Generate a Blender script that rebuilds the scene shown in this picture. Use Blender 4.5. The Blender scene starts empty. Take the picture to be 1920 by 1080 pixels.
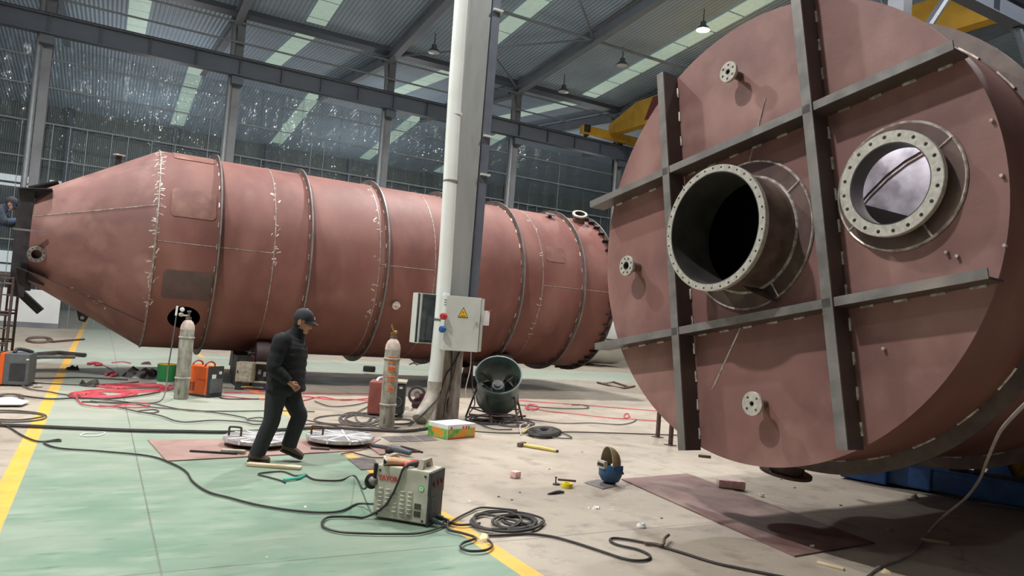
import bpy, bmesh, math, random
from mathutils import Vector, Matrix, Euler, Quaternion
random.seed(7)
C = bpy.context.scene.collection
PI = math.pi
def R(d): return math.radians(d)
def V(*a): return Vector(a if len(a) > 1 else a[0])

# ------------------------------------------------------------------ camera
FPX = 1371.3
ROT = Matrix(((0.86827308, -0.08931826, -0.48797961), (-0.49008601, -0.00190695, -0.871672), (0.07692567, 0.99600131, -0.04542938)))
CAM = Vector((0, 0, 1.7))
cd = bpy.data.cameras.new('camera'); cam = bpy.data.objects.new('camera', cd); C.objects.link(cam)
cd.sensor_fit = 'HORIZONTAL'; cd.sensor_width = 36.0; cd.lens = FPX * 36.0 / 1920; cd.clip_end = 300; cd.clip_start = .05
cam.matrix_world = Matrix.Translation(CAM) @ ROT.to_4x4()
bpy.context.scene.camera = cam
def ray(px, py): return ROT @ Vector((px - 960, -(py - 540), -FPX))
def at(px, py, ax, val):                       # measured point of the photograph on the plane ax = val
    d = ray(px, py); i = 'xyz'.index(ax); t = (val - CAM[i]) / d[i]; return CAM + d * t
def g(px, py, z=0.0): return at(px, py, 'z', z)

# ------------------------------------------------------------------ materials
def lin(r, g_, b):
    f = lambda c: (c / 255 / 12.92) if c / 255 <= .04045 else ((c / 255 + .055) / 1.055) ** 2.4
    return (f(r), f(g_), f(b), 1)
MATS = {}
def mat(name, c1, c2=None, scale=5, rough=.6, metal=0., bump=0., bscale=40, lo=.35, hi=.65, stretch=(1, 1, 1), c3=None, s3=1.2, lo3=.55, hi3=.75, detail=5, emit=None, estr=0, alpha=1, spec=None, rvar=0):
    m = bpy.data.materials.new(name); m.use_nodes = True; nt = m.node_tree; N = nt.nodes; L = nt.links
    b = N['Principled BSDF']; b.inputs['Roughness'].default_value = rough; b.inputs['Metallic'].default_value = metal
    b.inputs['Base Color'].default_value = c1
    if spec is not None: b.inputs['Specular IOR Level'].default_value = spec
    tc = N.new('ShaderNodeTexCoord'); mp = N.new('ShaderNodeMapping'); mp.inputs['Scale'].default_value = stretch
    L.new(tc.outputs['Object'], mp.inputs['Vector'])
    def noise(s, d=detail):
        n = N.new('ShaderNodeTexNoise'); n.inputs['Scale'].default_value = s; n.inputs['Detail'].default_value = d
        L.new(mp.outputs['Vector'], n.inputs['Vector']); return n
    if c2 is None:
        k = .86; c2 = (c1[0] * k, c1[1] * k, c1[2] * k, 1)
    n = noise(scale); r = N.new('ShaderNodeMapRange'); r.inputs['From Min'].default_value = lo; r.inputs['From Max'].default_value = hi
    L.new(n.outputs['Fac'], r.inputs['Value'])
    mx = N.new('ShaderNodeMix'); mx.data_type = 'RGBA'; mx.inputs['A'].default_value = c1; mx.inputs['B'].default_value = c2
    L.new(r.outputs['Result'], mx.inputs['Factor']); out = mx.outputs['Result']
    if c3:
        n3 = noise(s3, 8); r3 = N.new('ShaderNodeMapRange'); r3.inputs['From Min'].default_value = lo3; r3.inputs['From Max'].default_value = hi3
        L.new(n3.outputs['Fac'], r3.inputs['Value']); m3 = N.new('ShaderNodeMix'); m3.data_type = 'RGBA'
        L.new(r3.outputs['Result'], m3.inputs['Factor']); L.new(out, m3.inputs['A']); m3.inputs['B'].default_value = c3; out = m3.outputs['Result']
    L.new(out, b.inputs['Base Color'])
    if rvar:
        rr = N.new('ShaderNodeMapRange'); rr.inputs['To Min'].default_value = rough - rvar; rr.inputs['To Max'].default_value = rough + rvar
        L.new(n.outputs['Fac'], rr.inputs['Value']); L.new(rr.outputs['Result'], b.inputs['Roughness'])
    if bump:
        nb = noise(bscale); bp = N.new('ShaderNodeBump'); bp.inputs['Strength'].default_value = bump; bp.inputs['Distance'].default_value = .02
        L.new(nb.outputs['Fac'], bp.inputs['Height']); L.new(bp.outputs['Normal'], b.inputs['Normal'])
    if emit: b.inputs['Emission Color'].default_value = emit; b.inputs['Emission Strength'].default_value = estr
    MATS[name] = m; return m

M = {}
def mk(key, *a, **k): M[key] = mat(key, *a, **k)
mk('oxide', lin(126, 81, 72), lin(107, 65, 59), scale=2.2, rough=.62, bump=.06, bscale=30, c3=lin(150, 106, 94), s3=1.1, lo3=.5, hi3=.75, stretch=(1, .6, .6))
mk('oxide_dusty', lin(136, 97, 91), lin(116, 80, 76), scale=1.6, rough=.6, bump=.05, bscale=35, c3=lin(172, 134, 124), s3=1.1, lo3=.5, hi3=.8)
mk('patch_plate', lin(128, 88, 76), lin(112, 72, 66), scale=6, rough=.6, c3=lin(150, 112, 96), s3=3)
mk('patch_dark', lin(96, 78, 74), lin(84, 68, 66), scale=5, rough=.55, c3=lin(112, 92, 86), s3=2)
mk('ring_steel', lin(112, 98, 92), lin(88, 76, 72), scale=6, rough=.5, metal=.25)
mk('weld', lin(222, 215, 206), lin(160, 148, 140), scale=18, rough=.4, metal=.4, lo=.4, hi=.6)
mk('weld_chalk', lin(235, 230, 222), lin(180, 165, 155), scale=30, rough=.8)
mk('mill_steel', lin(132, 128, 124), lin(104, 100, 98), scale=5, rough=.45, metal=.15, c3=lin(150, 140, 132), s3=2.5)
mk('weld_dim', lin(176, 166, 158), lin(124, 110, 102), scale=14, rough=.5, metal=.3)
mk('web_steel_shaded', lin(94, 80, 74), lin(74, 64, 61), scale=3, rough=.5, metal=.15)  # same steel as the beam front, darkened to paint in the web's shade
mk('dark_steel', lin(66, 62, 64), lin(50, 46, 48), scale=6, rough=.5, metal=.3)
mk('bright_steel', lin(204, 200, 190), lin(176, 172, 162), scale=25, rough=.36, metal=.3)
mk('pipe_steel', lin(118, 100, 92), lin(92, 74, 66), scale=7, rough=.5, metal=.25, c3=lin(140, 118, 96), s3=3)
mk('pad_steel', lin(108, 86, 80), lin(88, 68, 66), scale=6, rough=.5, metal=.2, c3=lin(128, 112, 96), s3=4)
mk('bore_steel', lin(84, 82, 78), lin(66, 64, 62), scale=5, rough=.45, metal=.3)
mk('inner_steel', lin(188, 196, 208), lin(128, 134, 144), scale=5, rough=.45, metal=.1, c3=lin(82, 84, 92), s3=3.2)
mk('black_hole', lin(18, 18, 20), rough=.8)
mk('roof_sheet', lin(136, 142, 146), lin(124, 130, 134), scale=.4, rough=.6)
mk('roof_frame', lin(136, 143, 154), lin(124, 131, 141), scale=.8, rough=.55)
mk('girder', lin(98, 105, 116), lin(88, 94, 105), scale=.6, rough=.55)
mk('post_steel', lin(132, 134, 138), lin(112, 114, 118), scale=1.2, rough=.5)
mk('rail_pipe', lin(150, 154, 158), rough=.45, metal=.2)
mk('skylight', lin(190, 215, 200), rough=.5, emit=lin(200, 222, 208), estr=.42)
mk('day_window', lin(225, 230, 230), rough=.5, emit=lin(232, 238, 240), estr=.8)
mk('lamp_shell', lin(110, 116, 124), rough=.4, metal=.4)
mk('lamp_off', lin(225, 228, 230), rough=.3)
mk('lamp_on', lin(255, 255, 255), emit=(1, .98, .95, 1), estr=30)
mk('column_paint', lin(178, 183, 181), lin(165, 170, 168), scale=1.5, rough=.5, c3=lin(150, 150, 146), s3=2.5, lo3=.6, hi3=.8, stretch=(3, 3, .6))
mk('column_dirty', lin(168, 160, 152), lin(128, 120, 114), scale=7, rough=.85, bump=.3, bscale=25, stretch=(2, 2, .5))
mk('trunking', lin(98, 104, 116), lin(88, 94, 104), scale=3, rough=.5)
mk('pvc', lin(236, 240, 236), lin(228, 232, 226), scale=3, rough=.35)
mk('pvc_dirty', lin(192, 186, 174), lin(162, 152, 140), scale=9, rough=.6)
mk('box_paint', lin(206, 211, 204), lin(196, 201, 194), scale=3, rough=.4)
mk('box_inner', lin(120, 124, 124), rough=.6)
mk('yellow_sign', lin(244, 200, 40), rough=.4)
mk('black', lin(30, 30, 32), rough=.5)
mk('rubber', lin(46, 44, 44), lin(60, 57, 54), scale=8, rough=.6)
mk('cable_grey', lin(98, 92, 88), lin(78, 72, 70), scale=8, rough=.6)
mk('hose_red', lin(224, 92, 102), lin(196, 66, 80), scale=5, rough=.45)
mk('hose_pale', lin(214, 196, 192), rough=.5)
mk('hose_light', lin(170, 158, 154), lin(150, 138, 134), scale=5, rough=.5)
mk('red_plastic', lin(180, 40, 52), rough=.35)
mk('blue_plastic', lin(34, 88, 150), rough=.35)
mk('paper', lin(236, 238, 234), rough=.8)
mk('green_cast', lin(88, 108, 104), lin(72, 90, 88), scale=6, rough=.45, metal=.2, c3=lin(112, 126, 120), s3=3)
mk('fan_inner', lin(70, 84, 86), rough=.5)
mk('motor', lin(150, 152, 154), lin(120, 120, 122), scale=10, rough=.5, metal=.3)
mk('cyl_grey', lin(178, 176, 163), lin(138, 136, 127), scale=9, rough=.75, bump=.25, bscale=30, c3=lin(96, 94, 90), s3=14, lo3=.58, hi3=.7, stretch=(1.4, 1.4, .6))
mk('cyl_shoulder', lin(206, 196, 182), lin(190, 160, 148), scale=14, rough=.7)
mk('brass', lin(190, 160, 92), lin(150, 122, 70), scale=20, rough=.35, metal=.7)
mk('orange_paint', lin(236, 128, 52), lin(220, 112, 44), scale=20, rough=.7, lo=.45, hi=.55)
mk('case_grey', lin(212, 206, 190), lin(186, 180, 164), scale=7, rough=.5, c3=lin(146, 136, 120), s3=5, lo3=.58, hi3=.75)
mk('case_orange', lin(240, 108, 40), lin(226, 96, 34), scale=4, rough=.4)
mk('case_dark', lin(62, 64, 66), lin(50, 52, 54), scale=6, rough=.5)
mk('case_slate', lin(104, 110, 114), lin(86, 92, 96), scale=6, rough=.5)
mk('case_redbrown', lin(160, 92, 82), lin(140, 78, 70), scale=5, rough=.5)
mk('case_beige', lin(190, 184, 164), lin(150, 142, 126), scale=14, rough=.6)
mk('bucket_green', lin(40, 150, 82), lin(34, 132, 72), scale=4, rough=.4)
mk('text_red', lin(206, 72, 58), rough=.5)
mk('text_orange', lin(216, 112, 48), rough=.7)
mk('sticker_green', lin(70, 170, 74), rough=.5)
mk('sticker_pale', lin(214, 240, 206), rough=.5)
mk('dark_vent', lin(62, 58, 52), rough=.7)
mk('leather', lin(222, 178, 140), lin(200, 152, 116), scale=8, rough=.7)
mk('lining', lin(216, 216, 210), lin(40, 40, 42), scale=35, rough=.9, lo=.48, hi=.52)
mk('wood', lin(228, 208, 176), lin(204, 180, 146), scale=4, rough=.7, stretch=(1, 12, 12))
mk('wood_yellow', lin(224, 204, 120), lin(206, 186, 104), scale=6, rough=.6)
mk('plate_rust', lin(160, 130, 120), lin(144, 112, 104), scale=3, rough=.65, c3=lin(178, 150, 138), s3=1.4)
mk('plate_red', lin(130, 102, 96), lin(106, 78, 76), scale=4, rough=.65, c3=lin(154, 134, 122), s3=1.6, lo3=.48, hi3=.72)
mk('plate_grey', lin(122, 116, 112), lin(98, 92, 90), scale=9, rough=.55, metal=.2, c3=lin(150, 146, 140), s3=4)
mk('flange_film', lin(196, 196, 194), lin(160, 160, 158), scale=9, rough=.22, metal=.35, c3=lin(232, 232, 232), s3=5, lo3=.55, hi3=.65, bump=.25, bscale=14)
mk('film_white', lin(240, 240, 240), rough=.3)
mk('roller_red', lin(120, 48, 48), lin(96, 38, 40), scale=6, rough=.5)
mk('roller_orange', lin(206, 96, 70), lin(180, 80, 60), scale=6, rough=.5)
mk('roller_rubber', lin(64, 50, 50), rough=.6)
mk('blue_paint', lin(50, 98, 160), lin(36, 76, 132), scale=5, rough=.45)
mk('wheel_yellow', lin(214, 170, 40), lin(180, 138, 32), scale=5, rough=.5)
mk('crane_yellow', lin(216, 168, 56), lin(200, 152, 46), scale=2, rough=.5)
mk('crane_stripe', lin(120, 50, 56), rough=.5)
mk('mask_blue', lin(52, 92, 132), lin(44, 78, 112), scale=6, rough=.35)
mk('mask_dark', lin(58, 64, 66), lin(74, 78, 78), scale=8, rough=.4)
mk('mask_shell', lin(170, 154, 120), lin(140, 124, 98), scale=9, rough=.5, c3=lin(206, 188, 110), s3=6)
mk('sponge', lin(232, 196, 190), lin(214, 168, 166), scale=20, rough=.9, bump=.3)
mk('sponge_dark', lin(226, 196, 192), lin(196, 160, 158), scale=16, rough=.9)
mk('tape_yellow', lin(240, 222, 30), rough=.4)
mk('white_scrap', lin(236, 232, 226), rough=.8)
mk('cardboard_pale', lin(226, 206, 160), rough=.8)
mk('vessel_white', lin(214, 216, 212), lin(200, 202, 198), scale=1.5, rough=.5)
mk('bag_green', lin(120, 190, 90), lin(90, 160, 70), scale=12, rough=.4)
mk('maroon', lin(110, 44, 52), lin(90, 34, 42), scale=6, rough=.5)
mk('rope_teal', lin(70, 190, 168), rough=.7)
mk('rope_brown', lin(120, 98, 88), lin(92, 74, 68), scale=20, rough=.85)
mk('scaffold', lin(100, 84, 80), lin(76, 64, 62), scale=12, rough=.6, metal=.2)
mk('rust_bar', lin(90, 68, 60), lin(70, 52, 48), scale=15, rough=.7)
mk('panel_white', lin(226, 228, 228), lin(214, 216, 216), scale=1, rough=.5)
mk('skin', lin(190, 136, 112), lin(170, 116, 96), scale=9, rough=.55)
mk('hair', lin(28, 26, 26), rough=.7)
mk('denim', lin(46, 48, 58), lin(36, 38, 48), scale=14, rough=.85, bump=.15, bscale=60)
mk('trousers', lin(44, 44, 50), rough=.85)
mk('cap', lin(50, 52, 56), lin(42, 44, 48), scale=20, rough=.8)
mk('boot', lin(104, 86, 70), lin(84, 68, 56), scale=10, rough=.7)
mk('sole', lin(70, 62, 56), rough=.8)
mk('workwear', lin(56, 62, 72), lin(42, 48, 58), scale=9, rough=.85)
mk('arc_blue', lin(60, 140, 220), rough=.7)
mk('shirt', lin(30, 32, 36), rough=.9)
mk('pink_logo', lin(220, 170, 180), rough=.6)
mk('ground_sack', lin(176, 172, 168), lin(70, 66, 66), scale=7, rough=.8, lo=.45, hi=.55)

def jacket_mat():
    m = mat('jacket', lin(36, 37, 41), lin(28, 29, 33), scale=10, rough=.8, spec=.25); nt = m.node_tree
    return m
M['jacket'] = jacket_mat()

def floor_mat():
    m = bpy.data.materials.new('floor_paint'); m.use_nodes = True; nt = m.node_tree; N = nt.nodes; L = nt.links; b = N['Principled BSDF']
    tc = N.new('ShaderNodeTexCoord'); sx = N.new('ShaderNodeSeparateXYZ'); L.new(tc.outputs['Object'], sx.inputs[0])
    def noise(scale, st=(1, 1, 1), det=6, rg=.55):
        mp = N.new('ShaderNodeMapping'); mp.inputs['Scale'].default_value = st; L.new(tc.outputs['Object'], mp.inputs[0])
        n = N.new('ShaderNodeTexNoise'); n.inputs['Scale'].default_value = scale; n.inputs['Detail'].default_value = det; n.inputs['Roughness'].default_value = rg
        L.new(mp.outputs[0], n.inputs['Vector']); return n.outputs['Fac']
    def rng(v, a, b_, c=0, d=1):
        r = N.new('ShaderNodeMapRange'); r.inputs['From Min'].default_value = a; r.inputs['From Max'].default_value = b_; r.inputs['To Min'].default_value = c; r.inputs['To Max'].default_value = d
        L.new(v, r.inputs['Value']); return r.outputs['Result']
    def mix(f, a, c):
        x = N.new('ShaderNodeMix'); x.data_type = 'RGBA'
        if isinstance(f, float): x.inputs['Factor'].default_value = f
        else: L.new(f, x.inputs['Factor'])
        for k, v in (('A', a), ('B', c)):
            if isinstance(v, tuple): x.inputs[k].default_value = v
            else: L.new(v, x.inputs[k])
        return x.outputs['Result']
    def ma(op, a, c):
        x = N.new('ShaderNodeMath'); x.operation = op
        for i, v in enumerate((a, c)):
            if isinstance(v, (int, float)): x.inputs[i].default_value = v
            else: L.new(v, x.inputs[i])
        return x.outputs[0]
    def band(v, a, c, soft=.006):
        return ma('MULTIPLY', rng(v, a - soft, a + soft), rng(v, c - soft, c + soft, 1, 0))
    X, Y = sx.outputs['X'], sx.outputs['Y']
    conc = mix(rng(noise(.7), .35, .65), lin(178, 167, 151), lin(160, 148, 134))
    conc = mix(rng(noise(3.2, (1, 1, 1), 8, .65), .52, .75), conc, lin(132, 120, 110))
    conc = mix(rng(noise(9, (1, 2, 1), 6), .6, .8), conc, lin(198, 186, 172))
    gr = mix(rng(noise(.9, (1, 1.6, 1)), .35, .65), lin(140, 156, 138), lin(112, 141, 120))
    gr = mix(rng(noise(2.4, (.7, 2, 1), 8, .6), .5, .72), gr, lin(152, 166, 148))
    gr = mix(rng(noise(6, (.5, 2.4, 1), 6), .6, .75), gr, lin(86, 128, 104))
    far = mix(rng(noise(1.2), .3, .7), lin(168, 172, 158), lin(152, 164, 150))
    gy = mix(rng(Y, 7.0, 12.0, 0, .8), gr, mix(rng(noise(1.1), .35, .65), lin(160, 166, 152), lin(174, 172, 160)))   # the aisle paint turns greyer further along
    col = mix(band(X, -.45, 2.64), conc, gy)
    col = mix(band(Y, 19.3, 23.2), col, far)
    wear = rng(noise(5, (1, 1, 1), 8, .7), .33, .42)
    line = ma('MAXIMUM', band(X, -.60, -.45), band(X, 2.63, 2.78))
    worn = rng(noise(.35, (1, 1, 1), 2), .40, .5)
    patch = ma('MAXIMUM', rng(Y, 8.3, 8.35, 1, 0), ma('MULTIPLY', worn, .85))
    patch = ma('MAXIMUM', ma('MULTIPLY', rng(X, 0, .1, 1, 0), 1.0), patch)
    yel = mix(rng(noise(4), .4, .7), lin(232, 182, 82), lin(220, 168, 74))
    col = mix(ma('MULTIPLY', ma('MULTIPLY', line, wear), patch), col, yel)
    # saw-cut joints
    jx = ma('MAXIMUM', ma('MAXIMUM', band(X, .470, .482, .004), band(X, 6.47, 6.482, .004)), band(X, -5.53, -5.52, .004))
    jy = ma('MAXIMUM', ma('MAXIMUM', band(Y, 4.965, 4.977, .004), band(Y, 10.96, 10.975, .004)), band(Y, 16.96, 16.975, .004))
    col = mix(ma('MULTIPLY', ma('MAXIMUM', jx, jy), rng(noise(3), .3, .5, .4, .85)), col, lin(100, 96, 90))
    # scuffs
    col = mix(ma('MULTIPLY', rng(noise(14, (1, 3, 1), 4), .70, .76), .55), col, lin(96, 112, 104))
    col = mix(ma('MULTIPLY', rng(noise(1.7, (1.2, 1, 1), 10, .7), .62, .8), .5), col, lin(128, 118, 110))
    L.new(col, b.inputs['Base Color'])
    L.new(rng(noise(2.0), .3, .7, .38, .6), b.inputs['Roughness']); b.inputs['Specular IOR Level'].default_value = .35
    return m

def corrugated(name, c1, c2, freq, axis='X', emit=None, estr=0, rough=.55, bump=.6):
    m = bpy.data.materials.new(name); m.use_nodes = True; nt = m.node_tree; N = nt.nodes; L = nt.links; b = N['Principled BSDF']
    tc = N.new('ShaderNodeTexCoord'); w = N.new('ShaderNodeTexWave'); w.wave_type = 'BANDS'; w.bands_direction = axis
    w.inputs['Scale'].default_value = freq; w.inputs['Distortion'].default_value = 0
    L.new(tc.outputs['Object'], w.inputs['Vector'])
    x = N.new('ShaderNodeMix'); x.data_type = 'RGBA'; x.inputs['A'].default_value = c1; x.inputs['B'].default_value = c2
    L.new(w.outputs['Fac'], x.inputs['Factor']); n = N.new('ShaderNodeTexNoise'); n.inputs['Scale'].default_value = .5; L.new(tc.outputs['Object'], n.inputs['Vector'])
    y = N.new('ShaderNodeMix'); y.data_type = 'RGBA'; y.blend_type = 'MULTIPLY'; y.inputs['Factor'].default_value = .35
    L.new(x.outputs['Result'], y.inputs['A']); L.new(n.outputs['Fac'], y.inputs['B']); L.new(y.outputs['Result'], b.inputs['Base Color'])
    bp = N.new('ShaderNodeBump'); bp.inputs['Strength'].default_value = bump; bp.inputs['Distance'].default_value = .05
    L.new(w.outputs['Fac'], bp.inputs['Height']); L.new(bp.outputs['Normal'], b.inputs['Normal'])
    b.inputs['Roughness'].default_value = rough
    if emit: b.inputs['Emission Color'].default_value = emit; b.inputs['Emission Strength'].default_value = estr
    return m

def film_mat():
    m = bpy.data.materials.new('clear_plastic_sheet'); m.use_nodes = True; nt = m.node_tree; N = nt.nodes; L = nt.links
    b = N['Principled BSDF']; o = N['Material Output']
    b.inputs['Base Color'].default_value = lin(120, 132, 136); b.inputs['Roughness'].default_value = .07; b.inputs['IOR'].default_value = 1.7
    tr = N.new('ShaderNodeBsdfTransparent'); tr.inputs[0].default_value = (.86, .9, .9, 1)
    mx = N.new('ShaderNodeMixShader'); mx.inputs[0].default_value = .2
    tc = N.new('ShaderNodeTexCoord'); mp = N.new('ShaderNodeMapping'); mp.inputs['Scale'].default_value = (1.0, 1, .45); L.new(tc.outputs['Object'], mp.inputs[0])
    n = N.new('ShaderNodeTexNoise'); n.inputs['Scale'].default_value = 5.2; n.inputs['Detail'].default_value = 2; L.new(mp.outputs[0], n.inputs['Vector'])
    bp = N.new('ShaderNodeBump'); bp.inputs['Strength'].default_value = 1; bp.inputs['Distance'].default_value = .045
    L.new(n.outputs['Fac'], bp.inputs['Height']); L.new(bp.outputs['Normal'], b.inputs['Normal'])
    L.new(tr.outputs[0], mx.inputs[1]); L.new(b.outputs[0], mx.inputs[2]); L.new(mx.outputs[0], o.inputs['Surface'])
    return m

# ------------------------------------------------------------------ mesh builder
class MB:
    def __init__(s): s.v = []; s.f = []; s.T = Matrix.Identity(4)
    def add(s, vs, fs):
        o = len(s.v); s.v += [tuple(s.T @ Vector(p)) for p in vs]; s.f += [tuple(i + o for i in f) for f in fs]; return s
    def box(s, c, d, rot=None):
        c = Vector(c); r = rot.to_matrix() if isinstance(rot, (Euler, Quaternion)) else (rot or Matrix.Identity(3))
        vs = [c + r @ Vector((x * d[0] / 2, y * d[1] / 2, z * d[2] / 2)) for x in (-1, 1) for y in (-1, 1) for z in (-1, 1)]
        return s.add(vs, [(0, 1, 3, 2), (4, 6, 7, 5), (0, 4, 5, 1), (2, 3, 7, 6), (0, 2, 6, 4), (1, 5, 7, 3)])
    def bbox(s, c, d, bev=.02, rot=None):          # a box with chamfered edges
        c = Vector(c); r = rot.to_matrix() if isinstance(rot, (Euler, Quaternion)) else (rot or Matrix.Identity(3))
        bm = bmesh.new(); bmesh.ops.create_cube(bm, size=1)
        for v in bm.verts: v.co = Vector((v.co.x * d[0], v.co.y * d[1], v.co.z * d[2]))
        bmesh.ops.bevel(bm, geom=bm.edges[:], offset=min(bev, min(d) * .45), segments=2, affect='EDGES', profile=.6)
        bm.verts.index_update(); vs = [c + r @ v.co for v in bm.verts]; fs = [tuple(v.index for v in f.verts) for f in bm.faces]; bm.free(); return s.add(vs, fs)
    def frame(s, ax):
        ax = Vector(ax).normalized(); up = Vector((0, 0, 1)) if abs(ax.z) < .95 else Vector((1, 0, 0))
        a = ax.cross(up).normalized(); return a, ax.cross(a).normalized(), ax
    def lathe(s, p, ax, prof, n=32, caps=True, sc=(1, 1), a0=0, a1=2 * PI):
        p = Vector(p); a, b, w = s.frame(ax); vs = []; full = abs(a1 - a0 - 2 * PI) < 1e-6; m = n if full else n + 1
        for (t, r) in prof:
            for i in range(m):
                q = a0 + (a1 - a0) * i / n; vs.append(p + w * t + a * (math.cos(q) * r * sc[0]) + b * (math.sin(q) * r * sc[1]))
        fs = []
        for k in range(len(prof) - 1):
            for i in range(n):
                j = (i + 1) % m; fs.append((k * m + i, k * m + j, (k + 1) * m + j, (k + 1) * m + i))
        if caps and full:
            if prof[0][1] > 1e-5: fs.append(tuple(reversed(range(m))))
            if prof[-1][1] > 1e-5: fs.append(tuple((len(prof) - 1) * m + i for i in range(m)))
        return s.add(vs, fs)
    def cyl(s, p0, p1, r, r1=None, n=20):
        p0, p1 = Vector(p0), Vector(p1); d = p1 - p0; return s.lathe(p0, d, [(0, r), (d.length, r if r1 is None else r1)], n)
    def annulus(s, p, ax, ri, ro, L, n=48, a0=0, a1=2 * PI):
        return s.lathe(p, ax, [(0, ri), (0, ro), (L, ro), (L, ri), (0, ri)], n, caps=False, a0=a0, a1=a1)
    def tube(s, pts, r, n=6, caps=True):
        pts = [Vector(p) for p in pts]; vs = []; fs = []; N = len(pts); prev = None
        rr = r if isinstance(r, (list, tuple)) else [r] * N
        for i, p in enumerate(pts):
            d = (pts[min(i + 1, N - 1)] - pts[max(i - 1, 0)])
            if d.length < 1e-9: d = Vector((1, 0, 0))
            d.normalize()
            if prev is None: a, b, _ = s.frame(d)
            else:
                a = prev - d * prev.dot(d)
                if a.length < 1e-6: a, b, _ = s.frame(d)
                a.normalize(); b = d.cross(a)
            prev = a
            for k in range(n): q = 2 * PI * k / n; vs.append(p + (a * math.cos(q) + b * math.sin(q)) * rr[i])
        for i in range(N - 1):
            for k in range(n): j = (k + 1) % n; fs.append((i * n + k, i * n + j, (i + 1) * n + j, (i + 1) * n + k))
        if caps: fs.append(tuple(reversed(range(n)))); fs.append(tuple((N - 1) * n + k for k in range(n)))
        return s.add(vs, fs)
    def prism(s, poly, ext):
        n = len(poly); e = Vector(ext); vs = [Vector(p) for p in poly] + [Vector(p) + e for p in poly]
        return s.add(vs, [tuple(reversed(range(n))), tuple(range(n, 2 * n))] + [(i, (i + 1) % n, n + (i + 1) % n, n + i) for i in range(n)])
    def loft(s, rings, close=True):
        n = len(rings[0]); vs = [Vector(p) for r in rings for p in r]; fs = []
        for k in range(len(rings) - 1):
            for i in range(n): j = (i + 1) % n; fs.append((k * n + i, k * n + j, (k + 1) * n + j, (k + 1) * n + i))
        if close: fs.append(tuple(reversed(range(n)))); fs.append(tuple((len(rings) - 1) * n + i for i in range(n)))
        return s.add(vs, fs)
    def build(s, name, m, parent=None, smooth=35):
        me = bpy.data.meshes.new(name); me.from_pydata(s.v, [], s.f)
        bm = bmesh.new(); bm.from_mesh(me); bmesh.ops.recalc_face_normals(bm, faces=bm.faces[:]); bm.to_mesh(me); bm.free()
        me.materials.append(M[m] if isinstance(m, str) else m)
        if smooth:
            for p in me.polygons: p.use_smooth = True
            try: me.set_sharp_from_angle(angle=R(smooth))
            except Exception: pass
        o = bpy.data.objects.new(name, me); C.objects.link(o)
        if parent: o.parent = parent
        return o

def tag(o, label, cat, group=None, kind=None):
    if label: o['label'] = label
    if cat: o['category'] = cat
    if group: o['group'] = group
    if kind: o['kind'] = kind
    return o
def thing(name, label, cat, loc=(0, 0, 0), rot=0, group=None):
    o = bpy.data.objects.new(name, None); C.objects.link(o); o.location = loc
    o.rotation_euler = rot if isinstance(rot, (tuple, Euler)) else (0, 0, rot); o.empty_display_size = .1
    if label: o['kind'] = 'thing'
    return tag(o, label, cat, group)
def copy_tree(o, parent=None):
    c = o.copy(); C.objects.link(c)
    if parent: c.parent = parent
    for ch in list(o.children): copy_tree(ch, c)
    return c
def struct(o): o['kind'] = 'structure'; return o
def cut(o, cutters):                            # real openings cut through a plate
    tmp = []
    for cb in cutters:
        co = cb.build('cutter', 'black', None, 0); md = o.modifiers.new('b', 'BOOLEAN'); md.object = co; md.operation = 'DIFFERENCE'; md.solver = 'EXACT'
        co.parent = o.parent; tmp.append(co)
    bpy.context.view_layer.update(); dg = bpy.context.evaluated_depsgraph_get()
    me = bpy.data.meshes.new_from_object(o.evaluated_get(dg)); o.modifiers.clear(); o.data = me
    for p in me.polygons: p.use_smooth = True
    me.set_sharp_from_angle(angle=R(30))
    for co in tmp: bpy.data.objects.remove(co, do_unlink=True)
def crom(pts, sub=5, closed=False):
    P = [Vector(p) for p in pts]; out = []; n = len(P)
    for i in range(n - 1):
        p0, p1, p2, p3 = P[max(i - 1, 0)], P[i], P[i + 1], P[min(i + 2, n - 1)]
        for k in range(sub):
            t = k / sub; out.append(.5 * ((2 * p1) + (p2 - p0) * t + (2 * p0 - 5 * p1 + 4 * p2 - p3) * t * t + (3 * p1 - p0 - 3 * p2 + p3) * t ** 3))
    out.append(P[-1]); return out

# ------------------------------------------------------------------ the building
XL, XR = -14, 62
YV, ZV = 35.0, 14.8                            # the column row under the valley gutter
def zroof(y): return ZV + .1 * (YV - y) if 17 <= y <= YV else (ZV + .1 * (y - YV) if y > YV and y <= 49 else (16.2 - .1 * (y - 49) if y > 49 else 16.6 - .1 * (17 - y)))
f = MB().box(((XL + XR) / 2, 26, -.15), (XR - XL, 78, .3)).build('floor', floor_mat(), None, 0); struct(f)
RS = corrugated('roof_corrugation', lin(196, 216, 236), lin(166, 186, 207), 1.6, 'X')
for k, (ya, yb, nm) in enumerate(((-13, 17, 'ceiling'), (17, 35, 'ceiling'), (35, 49, 'ceiling'), (49, 63.2, 'ceiling'))):
    b = MB(); za, zb = zroof(ya), zroof(yb)
    if ya == -13: za = 16.6 - 3.0
    b.prism([(XL, ya, za), (XL, yb, zb), (XL, yb, zb + .12), (XL, ya, za + .12)], (XR - XL, 0, 0)); o = b.build(nm, RS, None, 0); struct(o)
WS = corrugated('wall_corrugation', lin(150, 154, 152), lin(112, 116, 116), 2.2, 'X')
struct(MB().box(((XL + XR) / 2, 63.3, 7.5), (XR - XL, .2, 15)).build('wall_back', WS, None, 0))
struct(MB().box((XR + .1, 25, 8.2), (.2, 77, 16.4)).build('wall_right', corrugated('wall_corrugation_side', lin(128, 132, 134), lin(100, 104, 106), 2.2, 'Y'), None, 0))
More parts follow.
